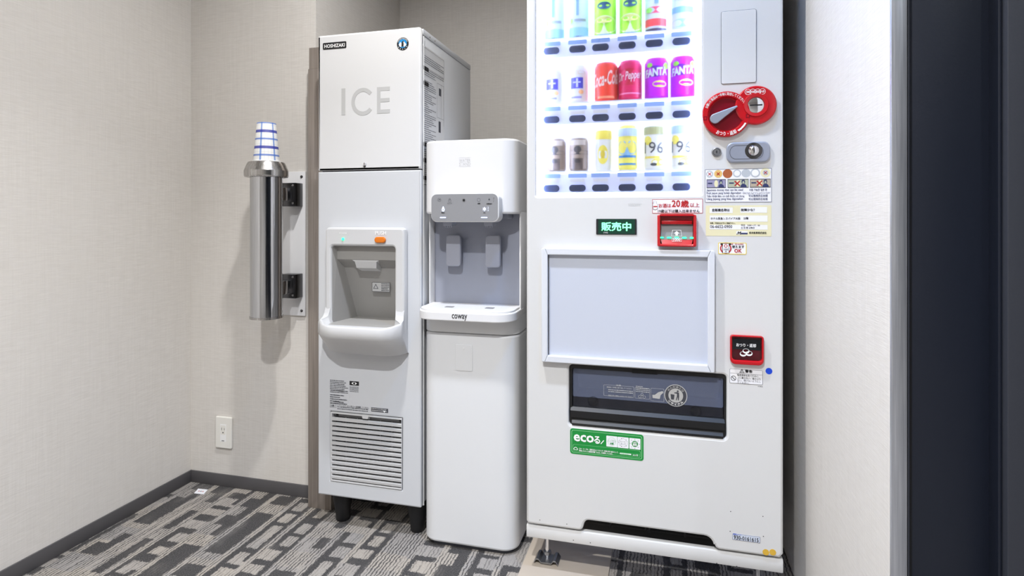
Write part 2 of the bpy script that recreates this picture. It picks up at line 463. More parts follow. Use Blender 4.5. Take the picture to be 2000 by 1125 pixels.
# ================================================================== the setting
XL, YB, XN, YN, XRW = -1.686, 1.765, -1.165, 2.42, 0.335
YF, XF = -2.2, 2.2                      # the rest of the room behind the camera
st = lambda o: props(o, kind='structure')
st(box('floor', XL, XF, YF, YN, -0.03, 0.0, M['carpet']))
st(box('ceiling', XL, XF, YF, YN, CEIL, CEIL + 0.03, M['ceil']))
st(box('wall_left', XL - 0.05, XL, YF, YB + 0.05, 0, CEIL, M['wall']))
st(box('wall_back', XL, XN, YB, YB + 0.05, 0, CEIL, M['wall']))
st(box('wall_niche_side', XN - 0.05, XN, YB + 0.05, YN, 0, CEIL, M['wall']))
st(box('wall_niche_back', XN, XRW + 0.1, YN, YN + 0.05, 0, CEIL, M['wall']))
st(box('wall_right', XRW, XRW + 0.019, 1.012, YN, 0, CEIL, M['wall']))
st(box('wall_right_return', XRW + 0.02, XF, 1.06, 1.12, 0, CEIL, M['navy']))
st(box('wall_far_right', XF, XF + 0.05, YF, 1.12, 0, CEIL, M['wall']))
st(box('added_dark_panel_1', XF - 0.03, XF, -2.15, 0.2, 0, 2.1, M['navy'], bev=0.003))  # unseen dark panel added for the steel tube to reflect
st(box('wall_front', XL, XF, YF - 0.05, YF, 0, CEIL, M['wall']))
st(box('added_dark_panel_2', 1.15, 2.1, YF, YF + 0.03, 0, 2.1, M['navy'], bev=0.003))  # second dark panel behind the camera, added to darken the tube's reflections
st(box('baseboard_left', XL, XL + 0.006, YF, YB, 0, 0.043, M['base'], bev=0.0015))
st(box('baseboard_back', XL + 0.006, XN - 0.004, YB - 0.006, YB, 0, 0.043, M['base'], bev=0.0015))
# metal strip on the wall corner
tr = st(box('trim_1', XRW - 0.002, wx(1772, 1.006), 1.006, 1.012, 0, CEIL, M['trim'], bev=0.0008))
# dark door leaf and frame right of the strip
xd0, xd1, xd2 = wx(1773, 1.02), wx(1934, 1.03), wx(1961, 1.0)
d1 = st(box('door_1', xd0, xd1, 1.03, 1.06, 0, 2.2, M['navy'], bev=0.001))
box('door_edge_strip', wx(1772.5, 1.012) , wx(1776, 1.012) , 1.012, 1.03, 0, 2.2, M['navy2'], d1)
st(box('trim_2', wx(1938, 1.02), xd2, 1.004, 1.06, 0, 2.26, M['navy'], bev=0.002))
st(box('trim_3', xd2 + 0.0004, xd2 + 0.12, 0.992, 1.06, 0, 2.26, M['navy2'], bev=0.002))
# downlights in the ceiling
for i, (lx, ly, wts, colr, beam) in enumerate(LAMPS):
    near = ['in the ceiling above the ice dispenser', 'in the ceiling before the vending machine', 'in the ceiling over the camera', 'added as unseen fill in the ceiling near the left wall', 'added as unseen fill in the ceiling near the far right wall'][i]
    r = root('downlight', (lx, ly, CEIL), 'round white recessed downlight ' + near, 'downlight', 'ceiling downlights')
    lathe('trim_ring', [(0.046, 0.0), (0.062, 0.0), (0.064, -0.003), (0.060, -0.006), (0.046, -0.004), (0.046, 0.0)], lx, ly, M['white'], r, cz=CEIL)
    lathe('glow_disc', [(0, 0), (0.045, 0)], lx, ly, M['lampglow'], r, cz=CEIL - 0.001)
    ld = bpy.data.lights.new('downlight_lamp', 'AREA'); ld.shape = 'DISK'; ld.size = 0.085; ld.energy = wts; ld.color = colr; ld.spread = math.radians(beam)
    lo = bpy.data.objects.new('downlight_lamp', ld); COL.objects.link(lo); lo.parent = r; lo.location = (0, 0, -0.012)

# ================================================================== filler panel beside the ice dispenser
fp = root('steel_filler_panel', (-1.11, 1.71, 0), 'narrow grey brown brushed panel standing left of the ice dispenser', 'panel')
xf0 = wx(603, 1.71)
box('side_sheet', xf0 + 0.004, -1.066, 1.712, 2.3, 0, wz(610, 94, 1.71), M['sheet'], fp, bev=0.001)
box('front_flange', xf0, -1.068, 1.706, 1.712, 0.0, wz(610, 135, 1.71), M['sheet'], fp, bev=0.001)
box('upper_flange', xf0 + 0.004, -1.068, 1.706, 1.712, wz(610, 135, 1.71), wz(610, 94, 1.71), M['sheet'], fp)

# ================================================================== cup dispenser on the back wall
cx, cy = wx(520.5, 1.62), 1.62
cdp = root('cup_dispenser', (cx, cy, 0.64), 'tall polished steel tube cup dispenser fixed to the beige back wall', 'cup dispenser')
zt, zb = wz(520, 345, cy), wz(520, 621, cy)
lathe('tube', [(0, zb), (0.046, zb), (0.0495, zb + 0.004), (0.0495, zt), (0.046, zt + 0.002)], cx, cy, M['steel'], cdp, 64)
lathe('bottom_ring', [(0.0492, zb + 0.001), (0.0512, zb + 0.001), (0.0512, zb + 0.008), (0.0492, zb + 0.008)], cx, cy, M['steel2'], cdp, 64)
zc = wz(520, 317, cy)
lathe('collar', [(0.046, zt - 0.001), (0.060, zt - 0.003), (0.0655, zt - 0.002), (0.0672, zt + 0.002), (0.0675, zt + 0.018), (0.0655, zt + 0.023), (0.0585, zc - 0.006), (0.0555, zc - 0.001), (0.052, zc), (0.044, zc), (0.043, zt + 0.01)], cx, cy, M['steel2'], cdp, 64, smooth=18)
box('collar_catch', cx - 0.064 - 0.004, cx - 0.06, cy - 0.02, cy - 0.006, zt + 0.004, zt + 0.012, M['dsteel'], cdp, bev=0.001)
xp0, xp1 = -1.31, wx(597, 1.761)
zp0, zp1 = wz(597, 617, 1.761), wz(597, 335, 1.761)
pl = box('mounting_plate', xp0, xp1, 1.757, 1.7645, zp0, zp1, M['coww'], cdp, bev=0.0015)
for zz in (zp0 + 0.018, zp1 - 0.018):
    lathe('screw', [(0, 0.003), (0.003, 0.0028), (0.0048, 0.0012), (0.0052, 0)], xp1 - 0.0135, 1.757, M['dsteel'], pl, 16, axis='y', cz=zz)
for va, vb in ((357, 403), (536, 583)):
    Yb = 1.715
    bx1 = wx(577, Yb); bx0 = bx1 - 0.055; b1, b0 = wz(570, va, Yb), wz(570, vb, Yb)
    br = box('bracket', bx0, bx1, Yb, 1.757, b0, b1, M['dsteel'], cdp, bev=0.002)
    box('bracket_arm', bx0 + 0.008, bx1 - 0.014, cy + 0.03, Yb, b0 + 0.018, b1 - 0.018, M['chrome'], br, bev=0.001)
    for zz in (b0 + 0.011, b1 - 0.009):
        lathe('screw', [(0, 0.003), (0.0028, 0.0028), (0.0042, 0.001), (0.0044, 0)], bx1 - 0.01, Yb, M['chrome'], br, 14, axis='y', cz=zz)
# paper cup standing upside down on the collar
zq = wz(520, 241, cy)
rb, rt = 0.0412, 0.0292
cup = root('paper_cup', (cx, cy, zc), 'white paper cup with blue checks upside down on the steel dispenser', 'cup')
hc = zq - zc
lathe('cup_wall', [(rb - 0.001, 0.004), (rb - 0.001, 0.0042), (rt, hc - 0.001), (rt - 0.0008, hc), (rt - 0.002, hc - 0.001), (rt - 0.002, hc - 0.006), (0, hc - 0.006)], cx, cy, M['plaid'], cup, 48, cz=zc)
lathe('cup_rim', [(rb - 0.0015, 0.0), (rb + 0.001, 0.0004), (rb + 0.002, 0.0022), (rb + 0.001, 0.0042), (rb - 0.0015, 0.0045)], cx, cy, M['white'], cup, 48, cz=zc)

# ================================================================== wall outlet and the card on the carpet
x0, x1, z0, z1 = uvbox(420, 813, 451.5, 878, 1.755)
ou = root('wall_outlet', ((x0 + x1) / 2, YB, z0), 'white wall outlet plate low on the beige back wall', 'outlet')
shape('cover_plate', rrect(x0, x1, z0, z1, 0.005), YB - 0.0002, M['outlet'], ou, 0.009, 0.003)
xm = (x0 + x1) / 2 - 0.0005; yo = YB - 0.0092
shape('socket_insert', rrect(xm - 0.0125, xm + 0.0125, z0 + 0.024, z1 - 0.026, 0.001), yo + 0.0006, M['white'], ou, 0.001)
sock = shape('socket_face', rrect(xm - 0.0105, xm + 0.0105, z1 - 0.063, z1 - 0.03, 0.001), yo, M['outlet'], ou, 0.0008)
for dx, hh in ((-0.0055, 0.0045), (0.0055, 0.0036)):
    shape('blade_slot', rrect(xm + dx - 0.0009, xm + dx + 0.0009, z1 - 0.043 - hh, z1 - 0.043 + hh, 0), yo - 0.001, M['inkg'], sock)
shape('ground_hole', circ(xm, z1 - 0.056, 0.0024, n=16), yo - 0.001, M['ink'], sock)
shape('lower_latch', rrect(xm - 0.0055, xm + 0.0055, z0 + 0.0265, z0 + 0.0295, 0), yo - 0.001, M['grey'], ou)
(ax, ay), (bx, by), (ex, ey), (dx_, dy_) = [fl(u, v) for u, v in ((379, 964), (387, 955), (406, 957), (398, 966))]
cr = root('paper_card', ((ax + ex) / 2, (ay + ey) / 2, 0), 'tiny white card with coloured dots lying on the carpet corner', 'card')
shape('card', [(ax, ay), (dx_, dy_), (ex, ey), (bx, by)], 0.0005, M['paper'], cr, 0.001, face='top')
for t, mm in ((0.3, M['redp']), (0.5, M['ink']), (0.7, M['redp'])):
    px, py = ax + (dx_ - ax) * t + (bx - ax) * 0.5, ay + (dy_ - ay) * t + (by - ay) * 0.5
    shape('printed_dot', circ(px, py, 0.0028, n=12), 0.0018, mm, cr, face='top')

# ================================================================== ice dispenser
YI = 1.615
ix0, ix1 = wx(621, YI), wx(822, YI)
iz0, izs, iz1 = 0.098, wz(621, 335, YI), wz(621, 70, YI)
ICE = root('ice_dispenser', ((ix0 + ix1) / 2, 1.85, 0), 'tall narrow white and silver ice dispenser marked ICE on black legs', 'ice dispenser')
YBK = 2.075
boxes('cabinet', [(ix0 + 0.002, ix0 + 0.004, YI + 0.02, YBK, iz0 + 0.01, iz1 - 0.02), (ix0 + 0.002, ix1 - 0.003, YBK - 0.004, YBK, iz0 + 0.01, iz1 - 0.02),
                  (ix0 + 0.004, ix1 - 0.003, YI + 0.02, YBK, iz0 + 0.004, iz0 + 0.01)], M['iceg'], ICE)
sp = box('side_panel', ix1 - 0.006, ix1 - 0.001, YI + 0.021, YBK, iz0 + 0.006, iz1 - 0.021, M['iceg'], ICE, bev=0.0008)
box('side_edge_flange', ix1 - 0.003, ix1 + 0.0008, YI + 0.0212, YI + 0.0235, iz0 - 0.002, iz1 - 0.022, M['white'], ICE)
lid = box('top_lid', ix0, ix1, YI + 0.0195, YBK, iz1 - 0.019, iz1, M['iceg'], ICE, bev=0.0015)
for yy in (YI + 0.07, YI + 0.11):
    lathe('lid_screw', [(0, 0.0015), (0.003, 0.001), (0.0035, 0)], ix1, yy, M['chrome'], lid, 12, axis='x', cz=iz1 - 0.012)
up = shape('upper_front_panel', rrect(ix0, ix1, izs + 0.0015, iz1 + 0.001, 0.004, 3, (0.010, 0.002, 0.001, 0.001)), YI + 0.019, M['icew'], ICE, 0.019, 0.007)
# lower front panel with openings for the recess and the grille
ox0, ox1 = wx(648, YI), wx(772, YI); oz1, oz0 = wz(700, 482, YI), wz(700, 660, YI)
gx0, gx1, gz0, gz1 = uvbox(645, 803, 786, 958, YI)
lo_ = shape('lower_front_panel', [rrect(ix0, ix1, iz0, izs - 0.0015, 0.003, 3), rrect(ox0 - .006, ox1 + .006, oz0, oz1 + .006, 0.01), rrect(gx0, gx1, gz0, gz1, 0.002, 2)], YI + 0.019, M['icel'], ICE, 0.019, 0.004)
# badge, emblem, letters, lock
bd = shape('name_badge', rrect(*uvbox(631, 84.5, 676.5, 93.5, YI), 0.003), YI, M['black'], up, 0.0012)
text(up, 'HOSHIZAKI', 634, 674, 89.3, 7.2, YI, M['white'], 0.02, lift=0.0016)
ex_, ez_ = pt(786.8, 85.6, YI); er = 0.0192
shape('round_emblem', circ(ex_, ez_, er, n=40), YI, M['ink'], up, 0.001)
shape('emblem_field', circ(ex_, ez_ + 0.0005, er * 0.70, n=36), YI - 0.0013, M['sky'], up)
shape('emblem_ice', [(ex_ - .013, ez_ - .003), (ex_ - .008, ez_ + .006), (ex_ - .004, ez_ + .002), (ex_ + .002, ez_ + .009), (ex_ + .007, ez_ + .003), (ex_ + .0125, ez_ - .003), (ex_ + .008, ez_ - .009), (ex_ - .008, ez_ - .009)], YI - 0.0016, M['white'], up)
shape('emblem_bird', [(ex_ - .004, ez_ - .009), (ex_ - .0035, ez_ + .001), (ex_ - .001, ez_ + .007), (ex_ + .002, ez_ + .009), (ex_ + .0045, ez_ + .0065), (ex_ + .0025, ez_ + .005), (ex_ + .0035, ez_ - .002), (ex_ + .003, ez_ - .009)], YI - 0.0019, M['ink'], up)
arctext(up, 'HOSHIZAKI', ex_, ez_, er * 0.85, 160, 20, 0.0038, YI - 0.0014, M['white'])
for k in range(5):
    a = math.radians(215 + k * 27.5)
    shape('emblem_star', circ(ex_ + er * .86 * math.cos(a), ez_ + er * .86 * math.sin(a), 0.0014, n=5), YI - 0.0014, M['white'], up)
# ICE in plain geometric strokes
def pz(u, v): return pt(u, v, YI)
li, lc = M['lgrey'], M['lgrey']
a_, b_ = uvbox(667, 173, 674.5, 224.5, YI), None
shape('letter_i', [(a_[0], a_[2]), (a_[1], a_[2]), (a_[1], a_[3]), (a_[0], a_[3])], YI, li, up, 0.0006)
ccx, ccz = pz(709.0, 198.5); ro, ri = 0.0425, 0.0305
arc = [(ccx + ro * math.cos(math.radians(a)) * 0.93, ccz + ro * math.sin(math.radians(a))) for a in range(40, 321, 10)] + [(ccx + ri * math.cos(math.radians(a)) * 0.93, ccz + ri * math.sin(math.radians(a))) for a in range(320, 39, -10)]
shape('letter_c', arc, YI, lc, up, 0.0006)
e = uvbox(736.5, 170.5, 761.5, 220.5, YI); bw = 0.0115; zm = (e[2] + e[3]) / 2
shape('letter_e', [(e[0], e[2]), (e[1], e[2]), (e[1], e[2] + bw), (e[0] + bw, e[2] + bw), (e[0] + bw, zm - bw / 2), (e[1] - .001, zm - bw / 2), (e[1] - .001, zm + bw / 2), (e[0] + bw, zm + bw / 2), (e[0] + bw, e[3] - bw), (e[1], e[3] - bw), (e[1], e[3]), (e[0], e[3])], YI, lc, up, 0.0006)
lx, lz = pz(712.5, 320.5)
lk = lathe('lock', [(0, 0.004), (0.0045, 0.004), (0.0055, 0.0025), (0.006, 0)], lx, YI, M['chrome'], up, 20, axis='y', cz=lz)
shape('key_slot', rrect(lx - .0008, lx + .0008, lz - .0035, lz + .0035, 0), YI - 0.0043, M['ink'], lk)
lathe('lock_stem', [(0, 0.003), (0.003, 0.003), (0.003, 0)], lx, YI, M['dsteel'], up, 12, axis='y', cz=lz - 0.0075)

# ---- dispensing recess
YZ = 1.588                               # front of the bezel
hx0, hx1 = wx(646.5, YZ), wx(771, YZ); hz1 = wz(700, 480.5, YZ)
bx0, bx1 = wx(635, YZ), wx(789.5, YZ); bz1 = wz(700, 444.5, YZ)
zr = wz(700, 640, 1.51)                  # height of the basin rim
za = wz(640, 612, YZ)                    # where the bezel arms bend out
arms = [(bx0, bz1 - .012)] + [(bx0 + .012 - .012 * math.cos(math.radians(t)), bz1 - .012 + .012 * math.sin(math.radians(t))) for t in (30, 60, 90)] + \
       [(bx1 - .012 + .012 * math.sin(math.radians(t)), bz1 - .012 + .012 * math.cos(math.radians(t))) for t in (0, 30, 60, 90)] + [(bx1, zr - 0.03), (bx0, zr - 0.03)]
BZ = shape('bezel', [arms, rrect(hx0, hx1, zr - 0.012, hz1, 0.009)], YI - 0.0002, M['bez'], ICE, YI - YZ, 0.006)
# cavity
ct, cbt = 1.613, 1.712
hd = wz(700, 507, ct); cz0 = zr - 0.006; yc0 = YZ + 0.006
hoz = wz(700, 521, 1.64)
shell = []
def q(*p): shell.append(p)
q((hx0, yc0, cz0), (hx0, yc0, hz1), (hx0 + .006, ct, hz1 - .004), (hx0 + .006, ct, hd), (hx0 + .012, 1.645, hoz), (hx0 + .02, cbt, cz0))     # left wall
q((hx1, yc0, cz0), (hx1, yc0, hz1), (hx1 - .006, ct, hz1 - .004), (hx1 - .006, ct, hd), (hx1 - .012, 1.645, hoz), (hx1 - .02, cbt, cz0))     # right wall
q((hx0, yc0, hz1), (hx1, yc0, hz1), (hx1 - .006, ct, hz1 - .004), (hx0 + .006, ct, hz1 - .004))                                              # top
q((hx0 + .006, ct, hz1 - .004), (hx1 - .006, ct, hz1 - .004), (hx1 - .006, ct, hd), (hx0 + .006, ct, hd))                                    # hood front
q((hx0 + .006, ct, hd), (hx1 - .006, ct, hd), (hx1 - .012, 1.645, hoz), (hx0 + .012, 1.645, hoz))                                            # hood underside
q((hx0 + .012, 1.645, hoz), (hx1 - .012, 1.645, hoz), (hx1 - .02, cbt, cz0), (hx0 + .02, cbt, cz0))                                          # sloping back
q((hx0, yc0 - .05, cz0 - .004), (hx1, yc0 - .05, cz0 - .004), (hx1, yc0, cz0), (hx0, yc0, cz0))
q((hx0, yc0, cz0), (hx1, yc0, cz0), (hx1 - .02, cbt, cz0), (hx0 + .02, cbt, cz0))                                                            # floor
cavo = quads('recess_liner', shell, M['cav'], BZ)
# funnel-shaped ice chute under the hood
qx0, qx1 = wx(690, 1.635), wx(748, 1.635); n0, n1 = wx(697, 1.625), wx(739, 1.625)
loft('ice_chute', [[(qx0, ct + .004, hd + .001), (qx1, ct + .004, hd + .001), (qx1, 1.69, hoz - .004), (qx0, 1.69, hoz - .004)],
                   [(n0, 1.612, hd - .006), (n1, 1.612, hd - .006), (n1, 1.70, hoz - .02), (n0, 1.70, hoz - .02)],
                   [(n0 + .003, 1.618, hd - .026), (n1 - .003, 1.618, hd - .026), (n1 - .003, 1.70, hoz - .032), (n0 + .003, 1.70, hoz - .032)]], M['bez'], cavo, smooth=0)
# back column that guides the ice: rounded left edge
kx0, kx1 = wx(690, 1.70), hx1 - 0.014
# small caution label on the back
Yl = 1.664
cl = shape('caution_label', rrect(*uvbox(727, 551, 761.5, 570.5, Yl), 0.0005), Yl, M['lgrey'], cavo, 0.0008)
cl.rotation_euler = (0, 0, 0)
lb = uvbox(727, 551, 761.5, 570.5, Yl)
shape('label_frame', [rrect(lb[0], lb[1], lb[2], lb[3], 0), rrect(lb[0] + .001, lb[1] - .001, lb[2] + .001, lb[3] - .001, 0)], Yl - .0011, M['inkg'], cl)
tx = lb[0] + .013; tz = lb[2] + .009
shape('label_triangle', [[(tx - .009, tz), (tx + .009, tz), (tx, tz + .016)], [(tx - .006, tz + .0015), (tx + .006, tz + .0015), (tx, tz + .0125)]], Yl - .0011, M['inkg'], cl)
dashes(cl, 745, 760, 553, 569, 5, Yl, M['inkg'], seed=3)
# ---- basin: trapezoid plan, slanted underside, rim rising into the bezel arms
fy = 1.507
fx0, fx1 = wx(631, fy), wx(750, fy); sx0, sx1 = bx0 - 0.004, bx1 + 0.006
def basin_level(z, dy=0.0, din=0.0, lift=0.0, back=None, rim=False):
    """one horizontal outline of the basin, open at the back; lift raises it towards the bezel arms"""
    half = []
    for side in (0, 1):
        b_, s_, f_, h_ = ((bx0, sx0, fx0, hx0), (bx1, sx1, fx1, hx1))[side]; g_ = 1 if side == 0 else -1
        if rim: xs_ = (h_ - g_ * .003, h_ - g_ * .004, h_ - g_ * .006, s_ + g_ * din)
        else: xs_ = (b_ + g_ * .0005, b_, b_ + (s_ - b_) * .4, s_ + g_ * din)
        arm = [(xs_[0], YZ + .0012 if back is None else back, .040), (xs_[1], YZ - .003 if back is None else YZ - .003 + dy * .5, .026), (xs_[2], YZ - .013 + dy * .7, .014), (xs_[3], 1.555 + dy, .007),
               ((s_ + g_ * din + f_ + g_ * .012) / 2 - g_ * .002, 1.528 + dy * .95, .002), (f_ + g_ * .012, fy + .003 + dy, 0), (f_ + g_ * .03, fy + dy, 0)]
        half.append([(x, y, z + lift * l) for x, y, l in arm])
    return half[0] + half[1][::-1]
zlow = wz(700, 691, 1.575); zmid = wz(700, 663, fy)
bk = YI - .001
L = [basin_level(zlow, 0.062, 0.010, back=bk), basin_level(zlow + .005, 0.048, 0.003, back=bk), basin_level(zmid - .004, 0.006, 0.0, back=bk), basin_level(zmid + .004, 0.0, 0.0, back=bk),
     basin_level(zr - .005, 0.001, 0.0, 1.0), basin_level(zr - .001, 0.004, 0.003, 1.06), basin_level(zr, 0.007, 0.006, 1.08, rim=True), basin_level(zr - .002, 0.010, 0.010, 1.05, rim=True)]
in2 = []
for i, (x, y, z) in enumerate(basin_level(cz0 - .002, 0.016, 0.012, rim=True)):
    in2.append((min(max(x, hx0 + .001), hx1 - .001), YZ + .02 if i in (0, 13) else max(y, fy + .028), z))
loft('drip_basin', L + [in2], M['bez'], BZ, smooth=60, ring=False)
# power light and push button
gx_, gz_ = pt(670, 467, YZ)
lathe('power_light', [(0, 0.004), (0.003, 0.0035), (0.0046, 0.001), (0.005, 0)], gx_, YZ, M['led_g'], BZ, 20, axis='y', cz=gz_)
pb = shape('push_button', rrect(*uvbox(733, 462.5, 754.5, 474.5, YZ), 0.009), YZ, M['orange'], BZ, 0.008, 0.003)
text(BZ, 'PUSH', 733, 754.5, 455, 7.5, YZ, M['white'], 0.02)
text(BZ, 'POWER', 663, 678, 455.5, 3.4, YZ, M['white'])
# ---- air grille
Yg = YI + 0.006
gr = box('grille_back', gx0 + .002, gx1 - .002, YI + 0.03, YI + 0.034, gz0 + .002, gz1 - .002, M['dblack'], ICE)
shape('grille_frame', [rrect(gx0 + .0015, gx1 - .0015, gz0 + .0015, gz1 - .0015, .002, 2), rrect(gx0 + .007, gx1 - .003, gz0 + .006, gz1 - .006, .001, 2)], YI + 0.020, M['bez'], gr, 0.022, 0.001)
gt = gz1 - 0.0185; NS = 13; pitch = (gt - gz0 - 0.004) / NS
sl = None
for i in range(NS):
    if sl is None:
        z = gt - 0.001
        sl = loft('slat', [[(x, YI - 0.003, z), (x, YI - 0.002, z - .0078), (x, YI + 0.005, z - .004), (x, YI + 0.005, z + .0012)] for x in (gx0 + .0045, gx1 - .0025)], M['bez'], gr, smooth=0)
    else: dup(sl, (0, 0, -pitch * i))
for k in range(5):
    xx = gx0 + (gx1 - gx0) * (0.19 + 0.16 * k)
    box('grille_rib', xx - .0008, xx + .0008, YI + 0.013, YI + 0.016, gz0 + .004, gt, M['grey'], gr)
box('recess_strip', gx0 + .006, gx1 - .004, YI + 0.012, YI + 0.015, gt, gz1 - .005, M['grey'], gr)
for xx in (gx0 + .018, gx1 - .012):
    box('clip_hole', xx - .004, xx + .004, YI + 0.0105, YI + 0.012, gt + .003, gt + .009, M['dblack'], gr)
xx = (gx0 + gx1) / 2
loft('grille_latch', [[(xx - .012, YI - .003, gz1 - .001), (xx + .012, YI - .003, gz1 - .001), (xx + .012, YI + .01, gz1 - .001), (xx - .012, YI + .01, gz1 - .001)],
                      [(xx - .009, YI - .004, gz1 - .012), (xx + .009, YI - .004, gz1 - .012), (xx + .009, YI + .01, gz1 - .016), (xx - .009, YI + .01, gz1 - .016)]], M['bez'], gr, smooth=0)
# ---- printed matter on the lower front
pr = shape('rating_label', rrect(*uvbox(644, 742, 682, 794, YI), 0), YI, M['icel'], lo_, 0.0003)
dashes(pr, 645, 680, 742, 768, 8, YI, M['inkg'], seed=5, fill=.4)
dashes(pr, 645, 678, 770, 790, 5, YI, M['inkg'], seed=6, fill=.5)
text(pr, 'ホシザキ株式会社', 652, 672, 763, 2.8, YI, M['ink'], .02)
text(pr, 'ホシザキ株式会社', 652, 672, 785, 2.8, YI, M['ink'], .02)
ey_ = shape('eye_mark', rrect(*uvbox(683, 744, 701, 753.5, YI), 0), YI, M['ink'], lo_, 0.0006)
em = uvbox(683, 744, 701, 753.5, YI); mx, mz = (em[0] + em[1]) / 2, (em[2] + em[3]) / 2
shape('eye_shape', [[(mx - .010, mz), (mx - .003, mz + .004), (mx + .003, mz + .004), (mx + .010, mz), (mx + .003, mz - .004), (mx - .003, mz - .004)], circ(mx, mz, .0036, n=20)], YI - .0009, M['white'], ey_)
dashes(lo_, 683, 700.5, 754.5, 766, 5, YI, M['inkg'], seed=8, lift=.0006)
nb = uvbox(644.5, 788, 657, 796.5, YI)
shape('notice_frame', [rrect(*nb, .0005), rrect(nb[0] + .0006, nb[1] - .0006, nb[2] + .0006, nb[3] - .0006, .0005)], YI - .0004, M['inkg'], lo_)
text(lo_, 'お願い', 646, 655.5, 792.4, 4.5, YI, M['inkg'], .01, lift=.0005)
text(lo_, 'エアフィルターは1ヶ月に2～3回清掃してください', 659, 721, 794.3, 4.0, YI, M['inkg'], .01, lift=.0005)
dashes(lo_, 659, 719, 795.5, 802.5, 2, YI, M['inkg'], seed=9, lift=.0005)
dk = shape('filter_sticker', rrect(*uvbox(725, 795.5, 758, 806.5, YI), .0005), YI, M['inkg'], lo_, 0.0005)
dashes(dk, 726, 756, 797, 804, 2, YI, M['lgrey'], seed=10, lift=.0009)
ax_, az_ = pt(751, 803.8, YI)
shape('sticker_arrow', [(ax_ - .006, az_ + .003), (ax_ + .006, az_ + .003), (ax_, az_ - .003)], YI - .0011, M['white'], dk)
# ---- instruction sheet on the right side
xs = ix1 - 0.001
def sy(u): return ix1 * YR(u) / XR(u)
ya, yb = sy(825.5), sy(868)
sh = shape('instruction_sheet', rrect(ya, yb, 1.07, 1.492, .001), xs, M['icew'], sp, 0.0006, face='right')
bm = bmesh.new(); rnd = random.Random(4)
def sd(y0, y1, z, h):
    bm.faces.new([bm.verts.new(p) for p in ((xs + .0010, y0, z - h), (xs + .0010, y1, z - h), (xs + .0010, y1, z + h), (xs + .0010, y0, z + h))])
z = 1.462; i = 0
while z > 1.08:
    blockw = yb - .006 if (i < 7 or i > 38) else ya + .105
    if i in (4, 8, 39, 45, 52): z -= 0.012
    y = ya + .008
    end = ya + (blockw - ya) * (1 if rnd.random() < .6 else rnd.uniform(.3, .9))
    while y < end:
        l = rnd.uniform(.003, .009); sd(y, min(y + l, end), z, .0011); y += l + .0018
    z -= 0.0064; i += 1
for yy0, yy1, zz0, zz1 in ((ya + .004, yb - .004, 1.486, 1.4865), (ya + .004, yb - .004, 1.428, 1.4285), (ya + .115, yb - .006, 1.400, 1.4006), (ya + .115, yb - .006, 1.290, 1.2906)):
    sd(yy0, yy1, (zz0 + zz1) / 2, .0004)
for yv, zz0, zz1 in ((ya + .004, 1.428, 1.486), (yb - .004, 1.428, 1.486), (ya + .115, 1.29, 1.40), (ya + .150, 1.29, 1.40), (yb - .006, 1.27, 1.40)):
    sd(yv - .0004, yv + .0004, (zz0 + zz1) / 2, (zz1 - zz0) / 2)
sd(ya + .128, ya + .146, 1.262, .018); sd(ya + .13, ya + .15, 1.375, .012)
me = bpy.data.meshes.new('m'); bm.to_mesh(me); bm.free(); put('fine_print', me, M['inkg'], sh)
for zc_, l in ((1.424, .04), (1.378, .04), (1.192, .03), (1.143, .04), (1.09, .06)):
    shape('heading_tab', rrect(ya + .006, ya + .006 + l, zc_ - .0065, zc_ + .0065, .004), xs + .0007, M['ink'], sh, 0.0005, face='right')
# ---- legs
leg = None
for lx_, ly_ in ((ix0 + .055, YI + .055), (ix1 - .035, YI + .055), (ix0 + .055, YBK - .05), (ix1 - .035, YBK - .05)):
    if leg is None:
        leg = lathe('leg', [(0, 0), (0.020, 0), (0.022, 0.004), (0.022, 0.012), (0.024, 0.03), (0.031, 0.07), (0.033, 0.102), (0, 0.102)], lx_, ly_, M['black'], ICE, 24); o0 = (lx_, ly_)
    else: dup(leg, (lx_ - o0[0], ly_ - o0[1], 0))

# ================================================================== water dispenser
YW = 1.600
wx0, wx1 = -0.700, -0.410
WBK = 1.955
WD = root('water_dispenser', ((wx0 + wx1) / 2, 1.78, 0), 'white freestanding water dispenser between the ice machine and the vending machine', 'water dispenser')
zs = wz(850, 648, YW); ztr0, ztr1 = 0.676, 0.705
zh0, zh1 = wz(830, 418, YW), wz(840, 275, YW)
RW = (0.012, 0.012, 0.046, 0.046)
plan('foot_plinth', wx0 + .012, wx1 - .012, YW + .014, WBK - .01, 0.0, 0.013, .04, M['inkg'], WD, 0.0)
low = plan('lower_body', wx0, wx1, YW, WBK, 0.013, zs - .0008, .04, M['cowl'], WD, 0.007, RW)
plan('upper_band', wx0, wx1, YW, WBK, zs + .0008, ztr0 + .006, .04, M['cowl'], WD, 0.0008, RW)
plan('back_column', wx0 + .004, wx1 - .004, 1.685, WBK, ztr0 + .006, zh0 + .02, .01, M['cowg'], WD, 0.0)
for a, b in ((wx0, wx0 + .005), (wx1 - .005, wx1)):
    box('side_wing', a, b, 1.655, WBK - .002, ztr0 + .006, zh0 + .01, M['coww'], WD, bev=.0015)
head = plan('head', wx0, wx1, YW, WBK, zh0, zh1, .04, M['coww'], WD, 0.006, RW)
text(head, 'WATER', 897, 919, 313.5, 6.2, YW, M['lgrey'], -.005, lift=.0004)
text(head, 'STAND', 897, 919, 320.5, 6.2, YW, M['lgrey'], -.005, lift=.0004)
for vv in (308.5, 325.5):
    a, b = pt(896.5, vv, YW), pt(919.5, vv, YW)
    shape('logo_rule', rrect(a[0], b[0], a[1], a[1] + .0006, 0), YW - .0004, M['lgrey'], head)
dx0, dx1, dz0, dz1 = uvbox(889.5, 672, 923, 725.5, YW)
dr = shape('access_cover', rrect(dx0, dx1, dz0, dz1, .004, 4), YW, M['cowl'], low, 0.0018, .0006)
a = pt(906, 681, YW)
